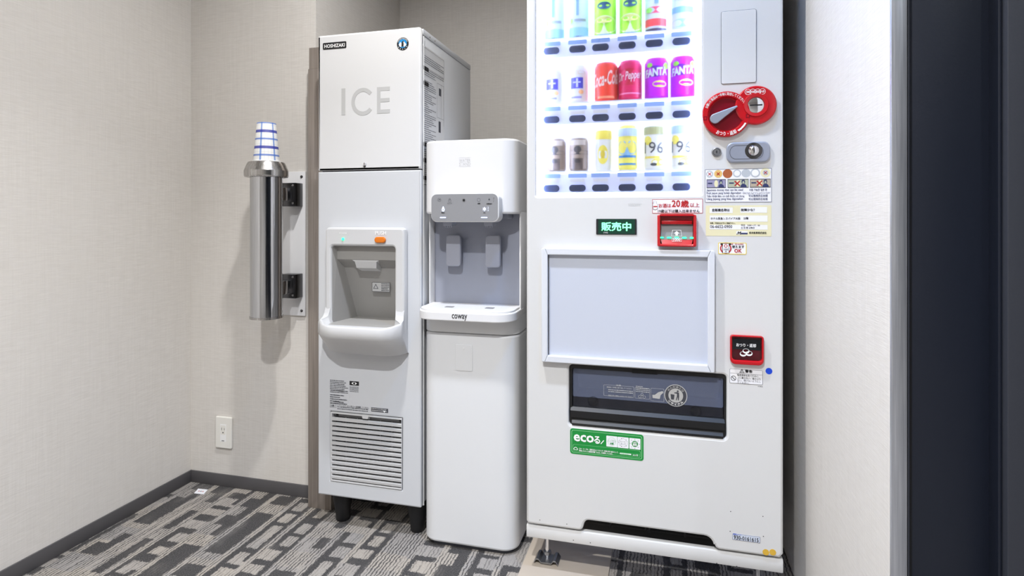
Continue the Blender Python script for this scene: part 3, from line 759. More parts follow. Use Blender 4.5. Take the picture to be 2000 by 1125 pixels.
lathe('cover_button', [(0, .0012), (.0026, .001), (.0032, 0)], a[0], YW - .0018, M['coww'], dr, 16, axis='y', cz=a[1])
# control panel
YC = 1.566
pc = uvbox(841.5, 378.5, 974.5, 434, YC)
cp = shape('control_panel', rrect(*pc, .018, 6), YW + .01, M['coww'], WD, YW + .01 - YC, .003)
shape('panel_face', rrect(pc[0] + .002, pc[1] - .003, pc[2] + .003, pc[3] - .0015, .016, 6), YC, M['ctrl'], cp, 0.0008)
Yt = YC - .0008
a = pt(906, 391, Yt)
lathe('sensor', [(0, .001), (.0032, .001), (.0034, 0)], a[0], Yt, M['ink'], cp, 20, axis='y', cz=a[1])
shape('sensor_ring', [circ(a[0], a[1], .0056), circ(a[0], a[1], .0036)], Yt - .0003, M['grey'], cp)
a = pt(858, 390.5, Yt); shape('icon_ring', [circ(a[0], a[1], .0052), circ(a[0], a[1], .0045)], Yt - .0003, M['inkg'], cp)
shape('icon_leaf', [(a[0] - .003, a[1] - .001), (a[0] + .001, a[1] - .0006), (a[0] + .0035, a[1] + .002), (a[0] - .001, a[1] + .0016)], Yt - .0003, M['inkg'], cp)
a = pt(878.5, 391.5, Yt)
shape('icon_lock', [circ(a[0], a[1] - .001, .0044), circ(a[0], a[1] - .001, .0038)], Yt - .0003, M['inkg'], cp)
shape('icon_shackle', [circ(a[0], a[1] + .0035, .0026, .0032, 20), circ(a[0], a[1] + .0035, .002, .0026, 20)], Yt - .0003, M['inkg'], cp)
text(cp, 'ロック', 874, 882.5, 397.2, 2.6, Yt, M['inkg'], .01, lift=.0004)
a = pt(935, 390.5, Yt); shape('icon_smile', [circ(a[0], a[1], .005), circ(a[0], a[1], .0043)], Yt - .0003, M['inkg'], cp)
text(cp, '節電', 933, 938, 397.7, 2.8, Yt, M['ink'], .03, lift=.0004)
a = pt(955.5, 389, Yt); shape('icon_drop', [[(a[0], a[1] + .004)] + circ(a[0], a[1] - .001, .0024, n=14)[4:] + circ(a[0], a[1] - .001, .0024, n=14)[:4]], Yt - .0003, M['inkg'], cp)
text(cp, '自動抽出', 950.5, 961, 398, 2.8, Yt, M['ink'], .03, lift=.0004)
for k in range(3):
    a = pt(964.5 - .3 * k, 387 + 3.4 * k, Yt); ww = (.0018, .001, .0007)[k]
    shape('icon_level', rrect(a[0] - ww, a[0] + ww, a[1] - .0006, a[1] + .0006, 0), Yt - .0003, M['ink'], cp)
a = pt(865.7, 408, Yt)
tear = [(a[0] + .0052 * math.sin(t) * math.sin(t / 2) ** 1.0 * 1.0, a[1] + .0075 * math.cos(t)) for t in [2 * PI * i / 24 for i in range(24)]]
shape('drop_light', [[(a[0] + (p[0] - a[0]), p[1]) for p in tear], circ(a[0], a[1] - .0022, .0015, .0028, 16)], Yt - .0005, M['led_w'], cp)
text(cp, '常温水', 862, 869, 415.5, 2.8, Yt, M['ink'], .03, lift=.0004)
a = pt(946.3, 408.3, Yt)
bm = bmesh.new()
for k in range(3):
    t = math.radians(90 + 60 * k); d = Vector((math.cos(t), 0, math.sin(t))); n = Vector((-math.sin(t), 0, math.cos(t))); c0 = Vector((a[0], Yt - .0005 - .0001 * k, a[1]))
    bm.faces.new([bm.verts.new(c0 + p) for p in (d * .0055 + n * .0007, -d * .0055 + n * .0007, -d * .0055 - n * .0007, d * .0055 - n * .0007)])
me = bpy.data.meshes.new('m'); bm.to_mesh(me); bm.free(); put('cold_light', me, M['led_w'], cp)
for k in range(3):
    a = pt(953.5, 404.8 + 3.3 * k, Yt); shape('level_light', circ(a[0], a[1], .0009, n=12), Yt - .0005, M['led_w'], cp)
text(cp, '冷水', 944, 948.5, 415.6, 2.8, Yt, M['ink'], .03, lift=.0004)
for u in (865.3, 945.8):
    a = pt(u, 425, Yt); shape('status_bar', rrect(a[0] - .009, a[0] + .009, a[1] - .0013, a[1] + .0013, .0012, 3), Yt - .0004, M['led_w'], cp, .0006)
# spouts and levers
sx_ = wx1 - .038
shape('side_tab', rrect(wx(975, YW + .03), wx(993, YW + .03), zh0 - .014, zh0 + .004, .006), YW + .09, M['cowg'], WD, .06, .001)
for u in (877, 956.5):
    a = pt(u, 437, 1.60)
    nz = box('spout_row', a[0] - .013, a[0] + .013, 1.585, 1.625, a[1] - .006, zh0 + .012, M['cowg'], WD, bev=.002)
    for k in range(4):
        b0 = a[0] - .0095 + k * .0062
        lathe('spout', [(0, a[1] - .011), (.0018, a[1] - .011), (.0024, a[1] - .009), (.0024, a[1] - .004)], b0, 1.597, M['lever'], nz, 12)
YLv = 1.650
for u0, u1, v0, v1 in ((870.5, 899, 459, 520.5), (947.5, 976.5, 459.5, 523)):
    q4 = uvbox(u0, v0, u1, v1, YLv)
    lv = shape('lever', rrect(*q4, .009, 5), 1.664, M['lever'], WD, 1.664 - YLv, .0035)
    box('lever_stem', q4[0] + .008, q4[1] - .008, 1.664, 1.686, q4[2] + .01, q4[3] - .012, M['cowg'], lv)
# drip tray
ty0 = 1.545
tray = plan('drip_tray', wx0 - .002, wx1 + .001, ty0, 1.69, ztr0, ztr1 - .004, .05, M['coww'], WD, 0.003, (.004, .004, .058, .058))
plan('tray_grate', wx0 + .003, wx1 - .004, ty0 + .004, 1.684, ztr1 - .006, ztr1 + .002, .05, M['coww'], WD, 0.0015, (.004, .004, .052, .052))
text(tray, 'coway', 882.5, 912.5, 620.3, 12.5, ty0, M['ink'], .012, lift=.0006)
for u in (878, 955):
    a = (wx(u, 1.60), 1.60 + (0.008 if u > 900 else 0))
    shape('grate_hole', rrect(a[0] - .013, a[0] + .013, a[1] - .011, a[1] + .011, .004), ztr1 + .0021, M['grey'], tray, .0005, face='top')
for k in range(6):
    yy = ty0 + .03 + k * .018
    shape('grate_groove', rrect(wx0 + .03, wx1 - .03, yy - .0009, yy + .0009, .0005), ztr1 + .0021, M['lgrey'], tray, face='top')
# ================================================================== vending machine
YV = 1.54
vx0, vx1 = wx(1028, YV), wx(1530, YV)
vzb = wz(1028, 1022, YV); VTOP = 1.83
VM = root('vending_machine', ((vx0 + vx1) / 2, 1.9, 0), 'white drinks vending machine with lit display window and red coin slot', 'vending machine')
YD = 1.60
VBK = 2.26
# window, port, notch
wi = (wx(1047, YV), wx(1370, YV), wz(1200, 381.5, YV), 1.735)
po = uvbox(1111, 712, 1419, 859, YV)
nx0, nx1, nzt = wx(1139, YV), wx(1396, YV), wz(1150, 1017, YV)
r = .022
def arcp(cx, cz, rr, a0, a1, n=5): return [(cx + rr * math.cos(math.radians(a0 + (a1 - a0) * i / n)), cz + rr * math.sin(math.radians(a0 + (a1 - a0) * i / n))) for i in range(n + 1)]
hN = nzt - vzb
outer = [(vx0, vzb + .006), (vx0 + .006, vzb)] + arcp(nx0 - .012, vzb + .012, .012, 270, 350, 4) + arcp(nx0 + .016, nzt - .014, .014, 170, 90, 4) + \
        arcp(nx1 - .026, nzt - .024, .024, 90, 10, 5) + arcp(nx1 + .012, vzb + .012, .012, 190, 270, 4) + [(vx1 - .008, vzb), (vx1, vzb + .01), (vx1, VTOP - .01), (vx1 - .01, VTOP), (vx0 + .01, VTOP), (vx0, VTOP - .01)]
door = shape('door', [outer, rrect(*wi, .004, 3), rrect(*po, .010, 5)], YD, M['vend'], VM, YD - YV, .006)
boxes('cabinet', [(vx0 + .004, vx0 + .008, YD + .004, VBK, .13, VTOP), (vx1 - .008, vx1 - .004, YD + .004, VBK, .13, VTOP), (vx0 + .008, vx1 - .008, VBK - .004, VBK, .13, VTOP),
                  (vx0 + .008, vx1 - .008, YD + .004, VBK - .004, VTOP - .004, VTOP), (vx0 + .008, vx1 - .008, YD + .2, VBK - .004, .13, .14)], M['vend'], VM)
kz1 = vzb - .005; kz0 = wz(1028, 1050, YV)
kick = box('kick_plate', vx0 - .001, vx1 + .001, YV + .004, YV + .024, kz0, kz1, M['vend'], VM, bev=.003)
for u, v in ((1120, 1055), (1153, 1060), (1400, 1100), (1439, 1106)):
    a = pt(u, v, YV + .004); shape('rivet_hole', circ(a[0], a[1], .0013, n=10), YV + .0036, M['ink'], kick)
# vent behind the notch
vent = box('vent_back', nx0 - .02, nx1 + .02, YV + .075, YV + .08, kz0 + .004, nzt + .01, M['dblack'], VM)
for k, zz in enumerate((nzt - .010, nzt - .018, nzt - .027)):
    rod('vent_wire', (nx0 - .008, YV + .052 - .004 * k, zz), (nx1 + .008, YV + .052 - .004 * k, zz), .0017, M['black'], vent, 8)
for u in (1192, 1261, 1268, 1338):
    xx = wx(u, YV + .045)
    box('vent_clip', xx - .002, xx + .002, YV + .038, YV + .056, nzt - .031, nzt - .006, M['black'], vent, bev=.0008)
# window: lit back, LED tubes, rails, buttons
dsp = box('display_back', wi[0] - .01, wi[1] + .01, 1.672, 1.676, wi[2] - .02, wi[3] + .02, M['back'], VM)
for a, b in ((wi[0] - .012, wi[0] - .008), (wi[1] + .008, wi[1] + .012)):
    box('display_side', a, b, YD, 1.672, wi[2] - .02, wi[3] + .02, M['white'], dsp)
box('display_sill', wi[0] - .008, wi[1] + .008, YD, 1.672, wi[2] - .02, wi[2] - .012, M['white'], dsp)
for xx in (wi[0] + .005, wi[1] - .005):
    rod('light_tube', (xx, YV + .020, wi[2] + .002), (xx, YV + .020, wi[3] - .002), .004, M['tube'], dsp, 10)
rod('light_tube', (wi[0] + .02, YV + .022, wi[3] - .008), (wi[1] - .02, YV + .022, wi[3] - .008), .006, M['tube'], dsp, 10)
shape('window_pane', rrect(wi[0] + .0005, wi[1] - .0005, wi[2] + .0005, wi[3] - .0005, .004, 3), YV + .008, M['pane'], VM, .004)
ROWS = [(1.462, 1.449, 1.406), (1.284, 1.271, 1.2225), (1.096, 1.087, 1.036)]
BU = [(1077, 1128, 1173, 1225, 1278, 1331)] * 3
BV = [(98, 96, 93, 89, 85, 81), (233.5, 232, 230, 228, 226, 224), (369, 368, 367, 366.5, 366, 365.5)]
b0 = None
YRl = 1.570
for ri_, (zsf, zt_, zb_) in enumerate(ROWS):
    rl = box('display_rail', wi[0] + .010, wi[1] - .010, YRl, YRl + .012, zb_, zt_, M['rail'], dsp, bev=.002)
    box('shelf_plate', wi[0] - .006, wi[1] + .006, YRl + .012, 1.671, zsf - .004, zsf, M['white'], rl)
    for k in range(6):
        a = (wx(BU[ri_][k], YRl), wz(1200, (BV[ri_][2] + BV[ri_][3]) / 2, YRl))
        if b0 is None:
            b0 = shape('selection_button', rrect(a[0] - .0225, a[0] + .0225, a[1] - .0095, a[1] + .0095, .009, 4), YRl, M['btn'], dsp, .005, .002); o0 = a
        else: dup(b0, (a[0] - o0[0], 0, a[1] - o0[1]))
        shape('price_card', rrect(a[0] - .025, a[0] + .025, zt_ - .010, zt_ + .001, .001), YRl, M['price'], rl, .001)
        shape('price_strip', rrect(a[0] - .02, a[0] + .02, zt_ - .022, zt_ - .013, .001), YRl, M['white'], rl, .001)
# ---- plain hatch, coin unit, lock
def P(u, v): return pt(u, v, YV)
hb = uvbox(1408, 23, 1477.5, 161.5, YV)
ht = shape('hatch', rrect(hb[0] + .001, hb[1] - .001, hb[2] + .001, hb[3] - .001, .004, 4), YV, M['vend'], door, .0022, .0008)
shape('hatch_gap', [rrect(*hb, .005, 4), rrect(hb[0] + .0014, hb[1] - .0014, hb[2] + .0014, hb[3] - .0014, .004, 4)], YV - .0006, M['inkg'], door)
c1 = P(1417.5, 224.5); R1 = .0565
c2 = P(1475, 207); R2 = .0475
cu = lathe('coin_return_dial', [(R1, 0), (R1, .011), (R1 - .003, .0135), (R1 * .78, .0135), (R1 * .75, .010), (R1 * .73, .006), (0, .006)], c1[0], YV, M['red'], door, 56, axis='y', cz=c1[1])
lathe('dial_floor', [(0, .0068), (R1 * .70, .0068), (R1 * .70, .006)], c1[0], YV, M['dred'], cu, 40, axis='y', cz=c1[1])
cs_ = lathe('coin_slot_plate', [(R2, 0), (R2, .010), (R2 - .003, .0125), (R2 * .62, .0125), (R2 * .58, .016), (R2 * .42, .015), (R2 * .40, .010)], c2[0], YV, M['red'], door, 56, axis='y', cz=c2[1])
lathe('coin_slot_disc', [(0, .0135), (R2 * .30, .0132), (R2 * .40, .012), (R2 * .41, .009)], c2[0], YV, M['chrome'], cs_, 36, axis='y', cz=c2[1])
shape('coin_slot', rrect(c2[0] - .0145, c2[0] + .0145, c2[1] - .0018, c2[1] + .0014, .001), YV - .0138, M['dblack'], cs_)
yl = YV - .0085
tip, kn = P(1438.5, 209.5), P(1396, 233.5)
dvec = Vector((tip[0] - kn[0], tip[1] - kn[1])).normalized(); nv = Vector((-dvec.y, dvec.x)); K = Vector(kn); T_ = Vector(tip)
ang0 = math.degrees(math.atan2(nv.y, nv.x))
lev = [tuple(K + .0125 * Vector((math.cos(math.radians(ang0 + a)), math.sin(math.radians(ang0 + a))))) for a in range(0, 181, 20)]
lev += [tuple(K + dvec * .022 - nv * .008), tuple(K + dvec * .032 - nv * .0065), tuple(T_ - nv * .002), tuple(T_ + nv * .002), tuple(K + dvec * .028 + nv * .008)]
shape('return_lever', lev, yl, M['greyblue'], cu, .009, .002)
arctext(cu, 'お願い!! 商品は一本毎に取出してください。', c1[0], c1[1], R1 * .885, 160, 32, .0075, YV - .0139, M['white'], bold=.01)
arctext(cu, 'おつり・返却', c1[0], c1[1], R1 * .86, 242, 298, .0105, YV - .0139, M['white'], inward=True, bold=.02)
arw = [(c1[0] + R1 * .86 * math.cos(math.radians(a)) , c1[1] + R1 * .86 * math.sin(math.radians(a))) for a in (302, 312, 322, 332)] + [(c1[0] + R1 * .93 * math.cos(math.radians(a)), c1[1] + R1 * .93 * math.sin(math.radians(a))) for a in (332, 322, 312, 304)]
shape('arrow_mark', arw, YV - .0140, M['white'], cu)
for a_ in (190, 352):
    tx, tz = c1[0] + R1 * .89 * math.cos(math.radians(a_)), c1[1] + R1 * .89 * math.sin(math.radians(a_))
    shape('dial_notch', [rrect(tx - .0045, tx + .0045, tz - .005, tz + .005, .001), rrect(tx - .0025, tx + .0025, tz - .003, tz + .003, .001)], YV - .0138, M['dred'], cu)
for k, s in enumerate(('500', '100', '50', '10')):
    u = 1459.5 + k * 9.3; v = 181.7 - k * .3; a = P(u, v)
    shape('coin_mark', [circ(a[0], a[1], .0072, n=24), circ(a[0], a[1], .0063, n=24)], YV - .0128 - .0001 * k, M['white'], cs_)
    text(cs_, s, u - 3.6, u + 3.6, v, 4.6, YV, M['white'], .02, lift=.0131, shear=.15)
a = P(1399.5, 297)
kl = lathe('key_lock', [(0, .004), (.0075, .004), (.0085, .003), (.0092, .0045), (.0112, .004), (.012, 0)], a[0], YV, M['zinc'], door, 28, axis='y', cz=a[1])
shape('keyhole', rrect(a[0] - .0012, a[0] + .0012, a[1] - .0035, a[1] + .0035, .001), YV - .0046, M['ink'], kl)
hp = uvbox(1418, 279, 1503.5, 316.5, YV)
hdl = shape('handle_plate', rrect(*hp, .016, 5), YV, M['greyblue'], door, .008, .003)
gp = (hp[0] + .008, hp[1] - .016, hp[2] + .008, hp[3] - .008)
shape('handle_groove', [rrect(gp[0], gp[1], gp[2], gp[3], .015, 6), rrect(gp[0] + .001, gp[1] - .001, gp[2] + .001, gp[3] - .001, .014, 6)], YV - .0084, M['inkg'], hdl)
a = P(1471, 295)
lathe('handle_knob', [(0, .016), (.006, .016), (.010, .0145), (.0125, .012), (.0135, .008), (.017, .0085)], a[0], YV, M['chrome'], hdl, 32, axis='y', cz=a[1])
lathe('knob_well', [(.0135, .0095), (.020, .0086), (.020, .008)], a[0], YV, M['dsteel'], hdl, 32, axis='y', cz=a[1])
shape('knob_keyhole', rrect(a[0] - .0012, a[0] + .0012, a[1] - .006, a[1] + .002, .001), YV - .0164, M['ink'], hdl)
# ---- money sticker
def stick(name, u0, v0, u1, v1, m, rr=.001, border=None, bw=.0012):
    bx = uvbox(u0, v0, u1, v1, YV)
    s = shape(name, rrect(*bx, rr, 4), YV, m, door, .0005)
    if border: shape('sticker_border', [rrect(*bx, rr, 4), rrect(bx[0] + bw, bx[1] - bw, bx[2] + bw, bx[3] - bw, max(rr - bw, 0), 4)], YV - .0008, border, s)
    return s
def box2(u0, v0, u1, v1): return uvbox(u0, v0, u1, v1, YV)
def cross(parent, u, v, sz, m, lift):
    a = P(u, v); w_ = sz * .16
    for k, sg in enumerate((1, -1)):
        shape('cross_mark', [(a[0] - sz - w_, a[1] - sg * (sz) + w_ * sg), (a[0] - sz + w_, a[1] - sg * sz - w_ * sg), (a[0] + sz + w_, a[1] + sg * sz - w_ * sg), (a[0] + sz - w_, a[1] + sg * sz + w_ * sg)], YV - lift - .0001 * k, m, parent)
ms = stick('money_sticker', 1377, 331, 1507, 394.5, M['paper'], .001, M['inkb'], .0008)
for k, (u, rr, mm, mm2, x) in enumerate(((1386, 6.5, 'silv', 'paper', 1), (1402.8, 7.6, 'brass', None, 1), (1421, 8.8, 'copper', None, 0), (1439.5, 7.6, 'silv', 'paper', 0), (1457, 8.2, 'silv', None, 0), (1475, 8.8, 'silv', 'paper', 0), (1495, 9.2, 'cream', 'silv', 1))):
    v = 340 - k * .45; a = P(u, v); rr *= YV / YR(u)
    shape('coin_print', circ(a[0], a[1], rr, n=24), YV - .0008, M[mm], ms)
    if mm2: shape('coin_relief', circ(a[0], a[1], rr * (.55 if k == 6 else .72), n=20), YV - .0010, M[mm2], ms)
    if x: cross(ms, u, v, .0035, M['redp'], .0012)
for u0, u1, v0, v1, mm, x in ((1380, 1417.5, 350.5, 367, 'bill', 0), (1421, 1462, 350, 366.5, 'bill2', 1), (1464.5, 1505, 349.5, 366, 'bill3', 1)):
    bb = box2(u0, v0, u1, v1); wv = bb[1] - bb[0]; hv = bb[3] - bb[2]
    shape('bill_print', rrect(*bb, 0), YV - .0008, M[mm], ms)
    shape('bill_edge', [rrect(*bb, 0), rrect(bb[0] + .001, bb[1] - .001, bb[2] + .0018, bb[3] - .0018, 0)], YV - .0009, M['inkg'], ms)
    shape('bill_window', circ(bb[0] + wv * .5, (bb[2] + bb[3]) / 2, wv * .10, hv * .40, 20), YV - .0010, M['cream'], ms)
    px = bb[0] + wv * .75
    shape('bill_figure', [(px - wv * .14, bb[2] + .001), (px - wv * .12, bb[2] + hv * .28), (px - wv * .05, bb[2] + hv * .45), (px - wv * .09, bb[2] + hv * .65), (px - wv * .07, bb[2] + hv * .88), (px + wv * .05, bb[2] + hv * .92), (px + wv * .09, bb[2] + hv * .65), (px + wv * .05, bb[2] + hv * .45), (px + wv * .14, bb[2] + hv * .28), (px + wv * .17, bb[2] + .001)], YV - .0011, M['inkb'], ms)
    shape('bill_face', circ(px, bb[2] + hv * .6, wv * .045, hv * .16, 16), YV - .0012, M['bill2'], ms)
    shape('bill_value', rrect(bb[0] + wv * .07, bb[0] + wv * .3, bb[2] + hv * .48, bb[2] + hv * .62, 0), YV - .0011, M['inkb'], ms)
    if x: cross(ms, u0 + (u1 - u0) * .46, (v0 + v1) / 2, .006, M['redp'], .0014)
for s, u0, u1, v, h in (('Japanese money that can be used', 1380, 1451, 371.4, 5.4), ('사용 가능한 일본 돈', 1463, 1498, 370.6, 4.6), ('Duit jepun yang boleh digunakan', 1380, 1447, 377.4, 5.2),
                        ('الأموال اليابانية التي يمكن استخدامها', 1450, 1504, 376.6, 5.0), ('Tiền Nhật Bản có thể được sử dụng', 1380, 1453.5, 382.9, 5.6), ('可以使用的日本錢', 1462, 1499, 382.2, 4.8),
                        ('Uang Jepang yang bisa digunakan', 1380, 1451, 388.9, 5.4), ('可以使用的日本钱', 1462, 1499, 388.8, 4.8)):
    text(ms, s, u0, u1, v, h, YV, M['inkb'], .012)
# ---- yellow contact sticker
ys = stick('contact_sticker', 1378.5, 401.5, 1506.5, 461.5, M['cream'])
for bb in ((1386, 405.5, 1431, 416), (1446, 404.5, 1498, 415.5), (1386, 421, 1499, 433), (1386, 439, 1499, 448.5), (1438, 451.5, 1460, 458)):
    shape('white_field', rrect(*box2(*bb), 0), YV - .0008, M['paper'], ys)
for s, u0, u1, v, h, bo in (('自販機名称は', 1391, 1425, 410.3, 6, .03), ('故障かな？', 1447, 1474, 410, 5.6, .03), ('ホテル阪急レスパイア大阪', 1388, 1446, 426.7, 4.8, .02), ('23階', 1452, 1461.5, 426.4, 4.6, .03),
                            ('故障、不具合は以下にご連絡下さい。', 1387, 1436, 435.8, 3.2, .03), ('06-6652-0900', 1387, 1430, 442.5, 6, .01), ('平日　9:00～17：00', 1447, 1484, 440, 3.6, .01), ('土 日 祝 は休み', 1447, 1474, 444.8, 3.6, .02), ('松本鉱泉株式会社', 1463, 1497, 454.6, 4.4, .03)):
    text(ys, s, u0, u1, v, h, YV, M['ink'], bo)
a = P(1444, 455)
shape('company_mark', [(a[0] - .007, a[1] - .004), (a[0] - .002, a[1] + .0045), (a[0] - .0005, a[1] + .001), (a[0] + .004, a[1] + .0045), (a[0] + .0035, a[1] - .004), (a[0] + .0015, a[1] - .004), (a[0] + .0015, a[1] + .0008), (a[0] - .002, a[1] - .0035), (a[0] - .003, a[1] + .0008), (a[0] - .005, a[1] - .004)], YV - .0011, M['ink'], ys)
shape('company_bar', rrect(a[0] + .004, a[0] + .019, a[1] - .0032, a[1] + .0006, 0), YV - .0011, M['inkb'], ys)
# ---- OK sticker
ok = stick('bill_ok_sticker', 1402.5, 473.5, 1458, 497, M['paper'], .003, M['yel'], .0016)
a = P(1417.5, 485)
shape('red_ring', [circ(a[0], a[1], .0135, .0135, 28), circ(a[0], a[1], .0105, .0105, 28)], YV - .0009, M['redp'], ok)
shape('note_outline', rrect(a[0] - .008, a[0] + .008, a[1] - .0125, a[1] + .0125, .0005), YV - .0010, M['ink'], ok)
shape('note_bar', rrect(a[0] - .0125, a[0] + .0125, a[1] + .0085, a[1] + .0125, .0005), YV - .0010, M['ink'], ok)
shape('note_paper', rrect(a[0] - .0068, a[0] + .0068, a[1] - .0115, a[1] + .0115, .0005), YV - .0012, M['paper'], ok)
shape('note_seal', [circ(a[0], a[1] + .006, .0042, n=20), circ(a[0], a[1] + .006, .0026, n=20)], YV - .0014, M['redp'], ok)
text(ok, '1000', 1413.5, 1422, 487.2, 4, YV, M['ink'], .01, lift=.0014)
text(ok, '円', 1416, 1419.3, 491.5, 3.2, YV, M['ink'], .01, lift=.0014)
text(ok, '新・旧1000円札', 1428.5, 1452.5, 477, 3.2, YV, M['redp'], .02)
text(ok, '使えます', 1429.5, 1453.5, 482, 5.4, YV, M['ink'], .03)
text(ok, 'OK', 1434, 1449, 489.8, 7.6, YV, M['redp'], .03)
# ---- age notice
ag = stick('age_notice', 1274, 389, 1372.5, 416.5, M['paper'], 0, M['redp'], .001)
a = P(1280, 400)
hand = [(a[0] - .006, a[1] - .012), (a[0] - .0075, a[1] + .0), (a[0] - .006, a[1] + .008), (a[0] - .0045, a[1] + .001), (a[0] - .004, a[1] + .011), (a[0] - .0015, a[1] + .002), (a[0] - .0005, a[1] + .012), (a[0] + .0012, a[1] + .002), (a[0] + .003, a[1] + .010), (a[0] + .0042, a[1] + .0), (a[0] + .0075, a[1] + .003), (a[0] + .006, a[1] - .011), (a[0], a[1] - .014)]
shape('hand_outline', hand, YV - .0008, M['grey'], ag)
shape('hand_fill', [((x - a[0]) * .84 + a[0], (z - a[1] + .001) * .86 + a[1] - .001) for x, z in hand], YV - .0010, M['paper'], ag)
shape('hand_stripe', rrect(a[0] - .005, a[0] + .005, a[1] - .006, a[1] - .003, 0), YV - .0012, M['redp'], ag)
for s, u0, u1, v, h, bo in (('お酒は', 1286.5, 1310.5, 401.6, 8, .02), ('20', 1312, 1328.5, 397.6, 13.5, .02), ('歳', 1329.5, 1345.5, 398, 14.5, .03), ('以上', 1347.5, 1366, 400.5, 8.4, .01)):
    text(ag, s, u0, u1, v, h, YV, M['redp'], bo)
text(ag, '19歳以下は購入出来ません', 1285, 1366.5, 412.2, 6.6, YV, M['ink'], .02)
# ---- bill acceptor
bb = box2(1284, 419.5, 1359.5, 481.5)
BA = shape('bill_acceptor', [rrect(*bb, .004, 4), rrect(bb[0] + .0075, bb[1] - .0075, bb[2] + .0065, bb[3] - .001, .003, 3)], YV + .001, M['red'], door, .026, .003)
box('slot_back', bb[0] + .006, bb[1] - .006, YV - .004, YV + .0005, bb[2] + .004, bb[3] - .001, M['dred'], BA)
quads('slot_hood', [[(bb[0] + .0075, YV - .0245, bb[3] - .0015), (bb[1] - .0075, YV - .0245, bb[3] - .0015), (bb[1] - .0075, YV - .006, bb[3] - .022), (bb[0] + .0075, YV - .006, bb[3] - .022)]], M['dred'], BA)
box('slot_lip', bb[0] + .010, bb[1] - .010, YV - .014, YV - .004, bb[3] - .024, bb[3] - .015, M['red'], BA, bev=.001)
loft('slot_tongue', [[(bb[0] + .0085, YV - .006, bb[3] - .024), (bb[1] - .0085, YV - .006, bb[3] - .024), (bb[1] - .0085, YV - .004, bb[3] - .024), (bb[0] + .0085, YV - .004, bb[3] - .024)],
                     [(bb[0] + .0085, YV - .016, bb[2] + .018), (bb[1] - .0085, YV - .016, bb[2] + .018), (bb[1] - .0085, YV - .004, bb[2] + .018), (bb[0] + .0085, YV - .004, bb[2] + .018)]], M['grey'], BA, smooth=0)
loft('slot_chin', [[(bb[0] + .0085, YV - .016, bb[2] + .0178), (bb[1] - .0085, YV - .016, bb[2] + .0178), (bb[1] - .0085, YV - .004, bb[2] + .0178), (bb[0] + .0085, YV - .004, bb[2] + .0178)],
                   [(bb[0] + .012, YV - .021, bb[2] + .005), (bb[1] - .012, YV - .021, bb[2] + .005), (bb[1] - .012, YV - .004, bb[2] + .005), (bb[0] + .012, YV - .004, bb[2] + .005)]], M['red'], BA, smooth=0)
Ya = YV - .0175
xm = (bb[0] + bb[1]) / 2
for k in range(5):
    xx = xm + (k - 2) * .0185; zz = bb[2] + .0225
    shape('slot_light', rrect(xx - .0055, xx + .0055, zz - .002, zz + .002, .0018, 3), Ya, M['led_g'], BA, .001)
nt_ = [(xm - .013, bb[2] + .026), (xm + .013, bb[2] + .026), (xm + .0105, bb[2] + .042), (xm - .0105, bb[2] + .042)]
shape('note_symbol', [nt_, [(x + (.0008 if x < xm else -.0008), z + (.0008 if i < 2 else -.0008)) for i, (x, z) in enumerate(nt_)]], Ya, M['white'], BA)
zz = bb[2] + .028
shape('arrow_symbol', [(xm - .003, zz), (xm + .003, zz), (xm + .003, zz + .005), (xm + .0068, zz + .005), (xm, zz + .0115), (xm - .0068, zz + .005), (xm - .003, zz + .005)], Ya, M['white'], BA)
text(BA, '1000', 1315, 1329, 468, 5, Ya + .0012, M['white'], .02, lift=.0062)
vb_ = uvbox(1312.5, 464.5, 1331.5, 472, Ya - .004)
shape('value_frame', [rrect(*vb_, .001), rrect(vb_[0] + .0007, vb_[1] - .0007, vb_[2] + .0007, vb_[3] - .0007, .0008)], Ya - .004, M['white'], BA)
for xx in (bb[0] + .01, bb[1] - .01):
    box('acceptor_foot', xx - .005, xx + .005, YV - .01, YV, bb[2] - .003, bb[2] + .004, M['greyblue'], BA)
# ---- sales sign
sb = box2(1164.5, 427.5, 1243.5, 458.5)
sg = shape('sales_sign', rrect(*sb, .002), YV, M['led_dim'], door, .0014)
shape('sign_edge', [rrect(*sb, .002), rrect(sb[0] + .0055, sb[1] - .0045, sb[2] + .002, sb[3] - .001, .001)], YV - .0018, M['ink'], sg)
text(sg, '販売中', 1174.5, 1233, 442.5, 17.5, YV, M['led_sign'], .03, lift=.0020)
text(sg, '1942', 1179, 1187.5, 454.3, 2.8, YV, M['lgrey'], .02, lift=.0022)
# ---- framed advertising panel
fb = box2(1060, 484, 1395, 725)
yfr = YV - .018
ad = shape('panel_sheet', rrect(fb[0] + .008, fb[1] - .008, fb[2] + .008, fb[3] - .008, .002), YV, M['vpanel'], VM, .006)
fw, fwt = .0165, .0175
ib = (fb[0] + fw, fb[1] - fw, fb[2] + fwt, fb[3] - fwt)
def framebar(nm, p):
    return shape(nm, p, YV, M['vframe'], ad, .018, .002)
o_, i_ = fb, ib
g = .0003
framebar('frame_rail', [(o_[0] + .003, o_[3]), (o_[0], o_[3] - .003), (o_[0], o_[2] + .003), (o_[0] + .003, o_[2]), (o_[0] + .009, o_[2]), (i_[0], i_[2] - g * 0 - .000), (i_[0], i_[3]), (o_[0] + .009, o_[3])][::-1])
framebar('frame_rail', [(o_[1] - .003, o_[3]), (o_[1], o_[3] - .003), (o_[1], o_[2] + .003), (o_[1] - .003, o_[2]), (o_[1] - .009, o_[2]), (i_[1], i_[2]), (i_[1], i_[3]), (o_[1] - .009, o_[3])])
framebar('frame_rail', [(o_[0] + .0094, o_[3]), (o_[1] - .0094, o_[3]), (i_[1] - g, i_[3]), (i_[0] + g, i_[3])][::-1])
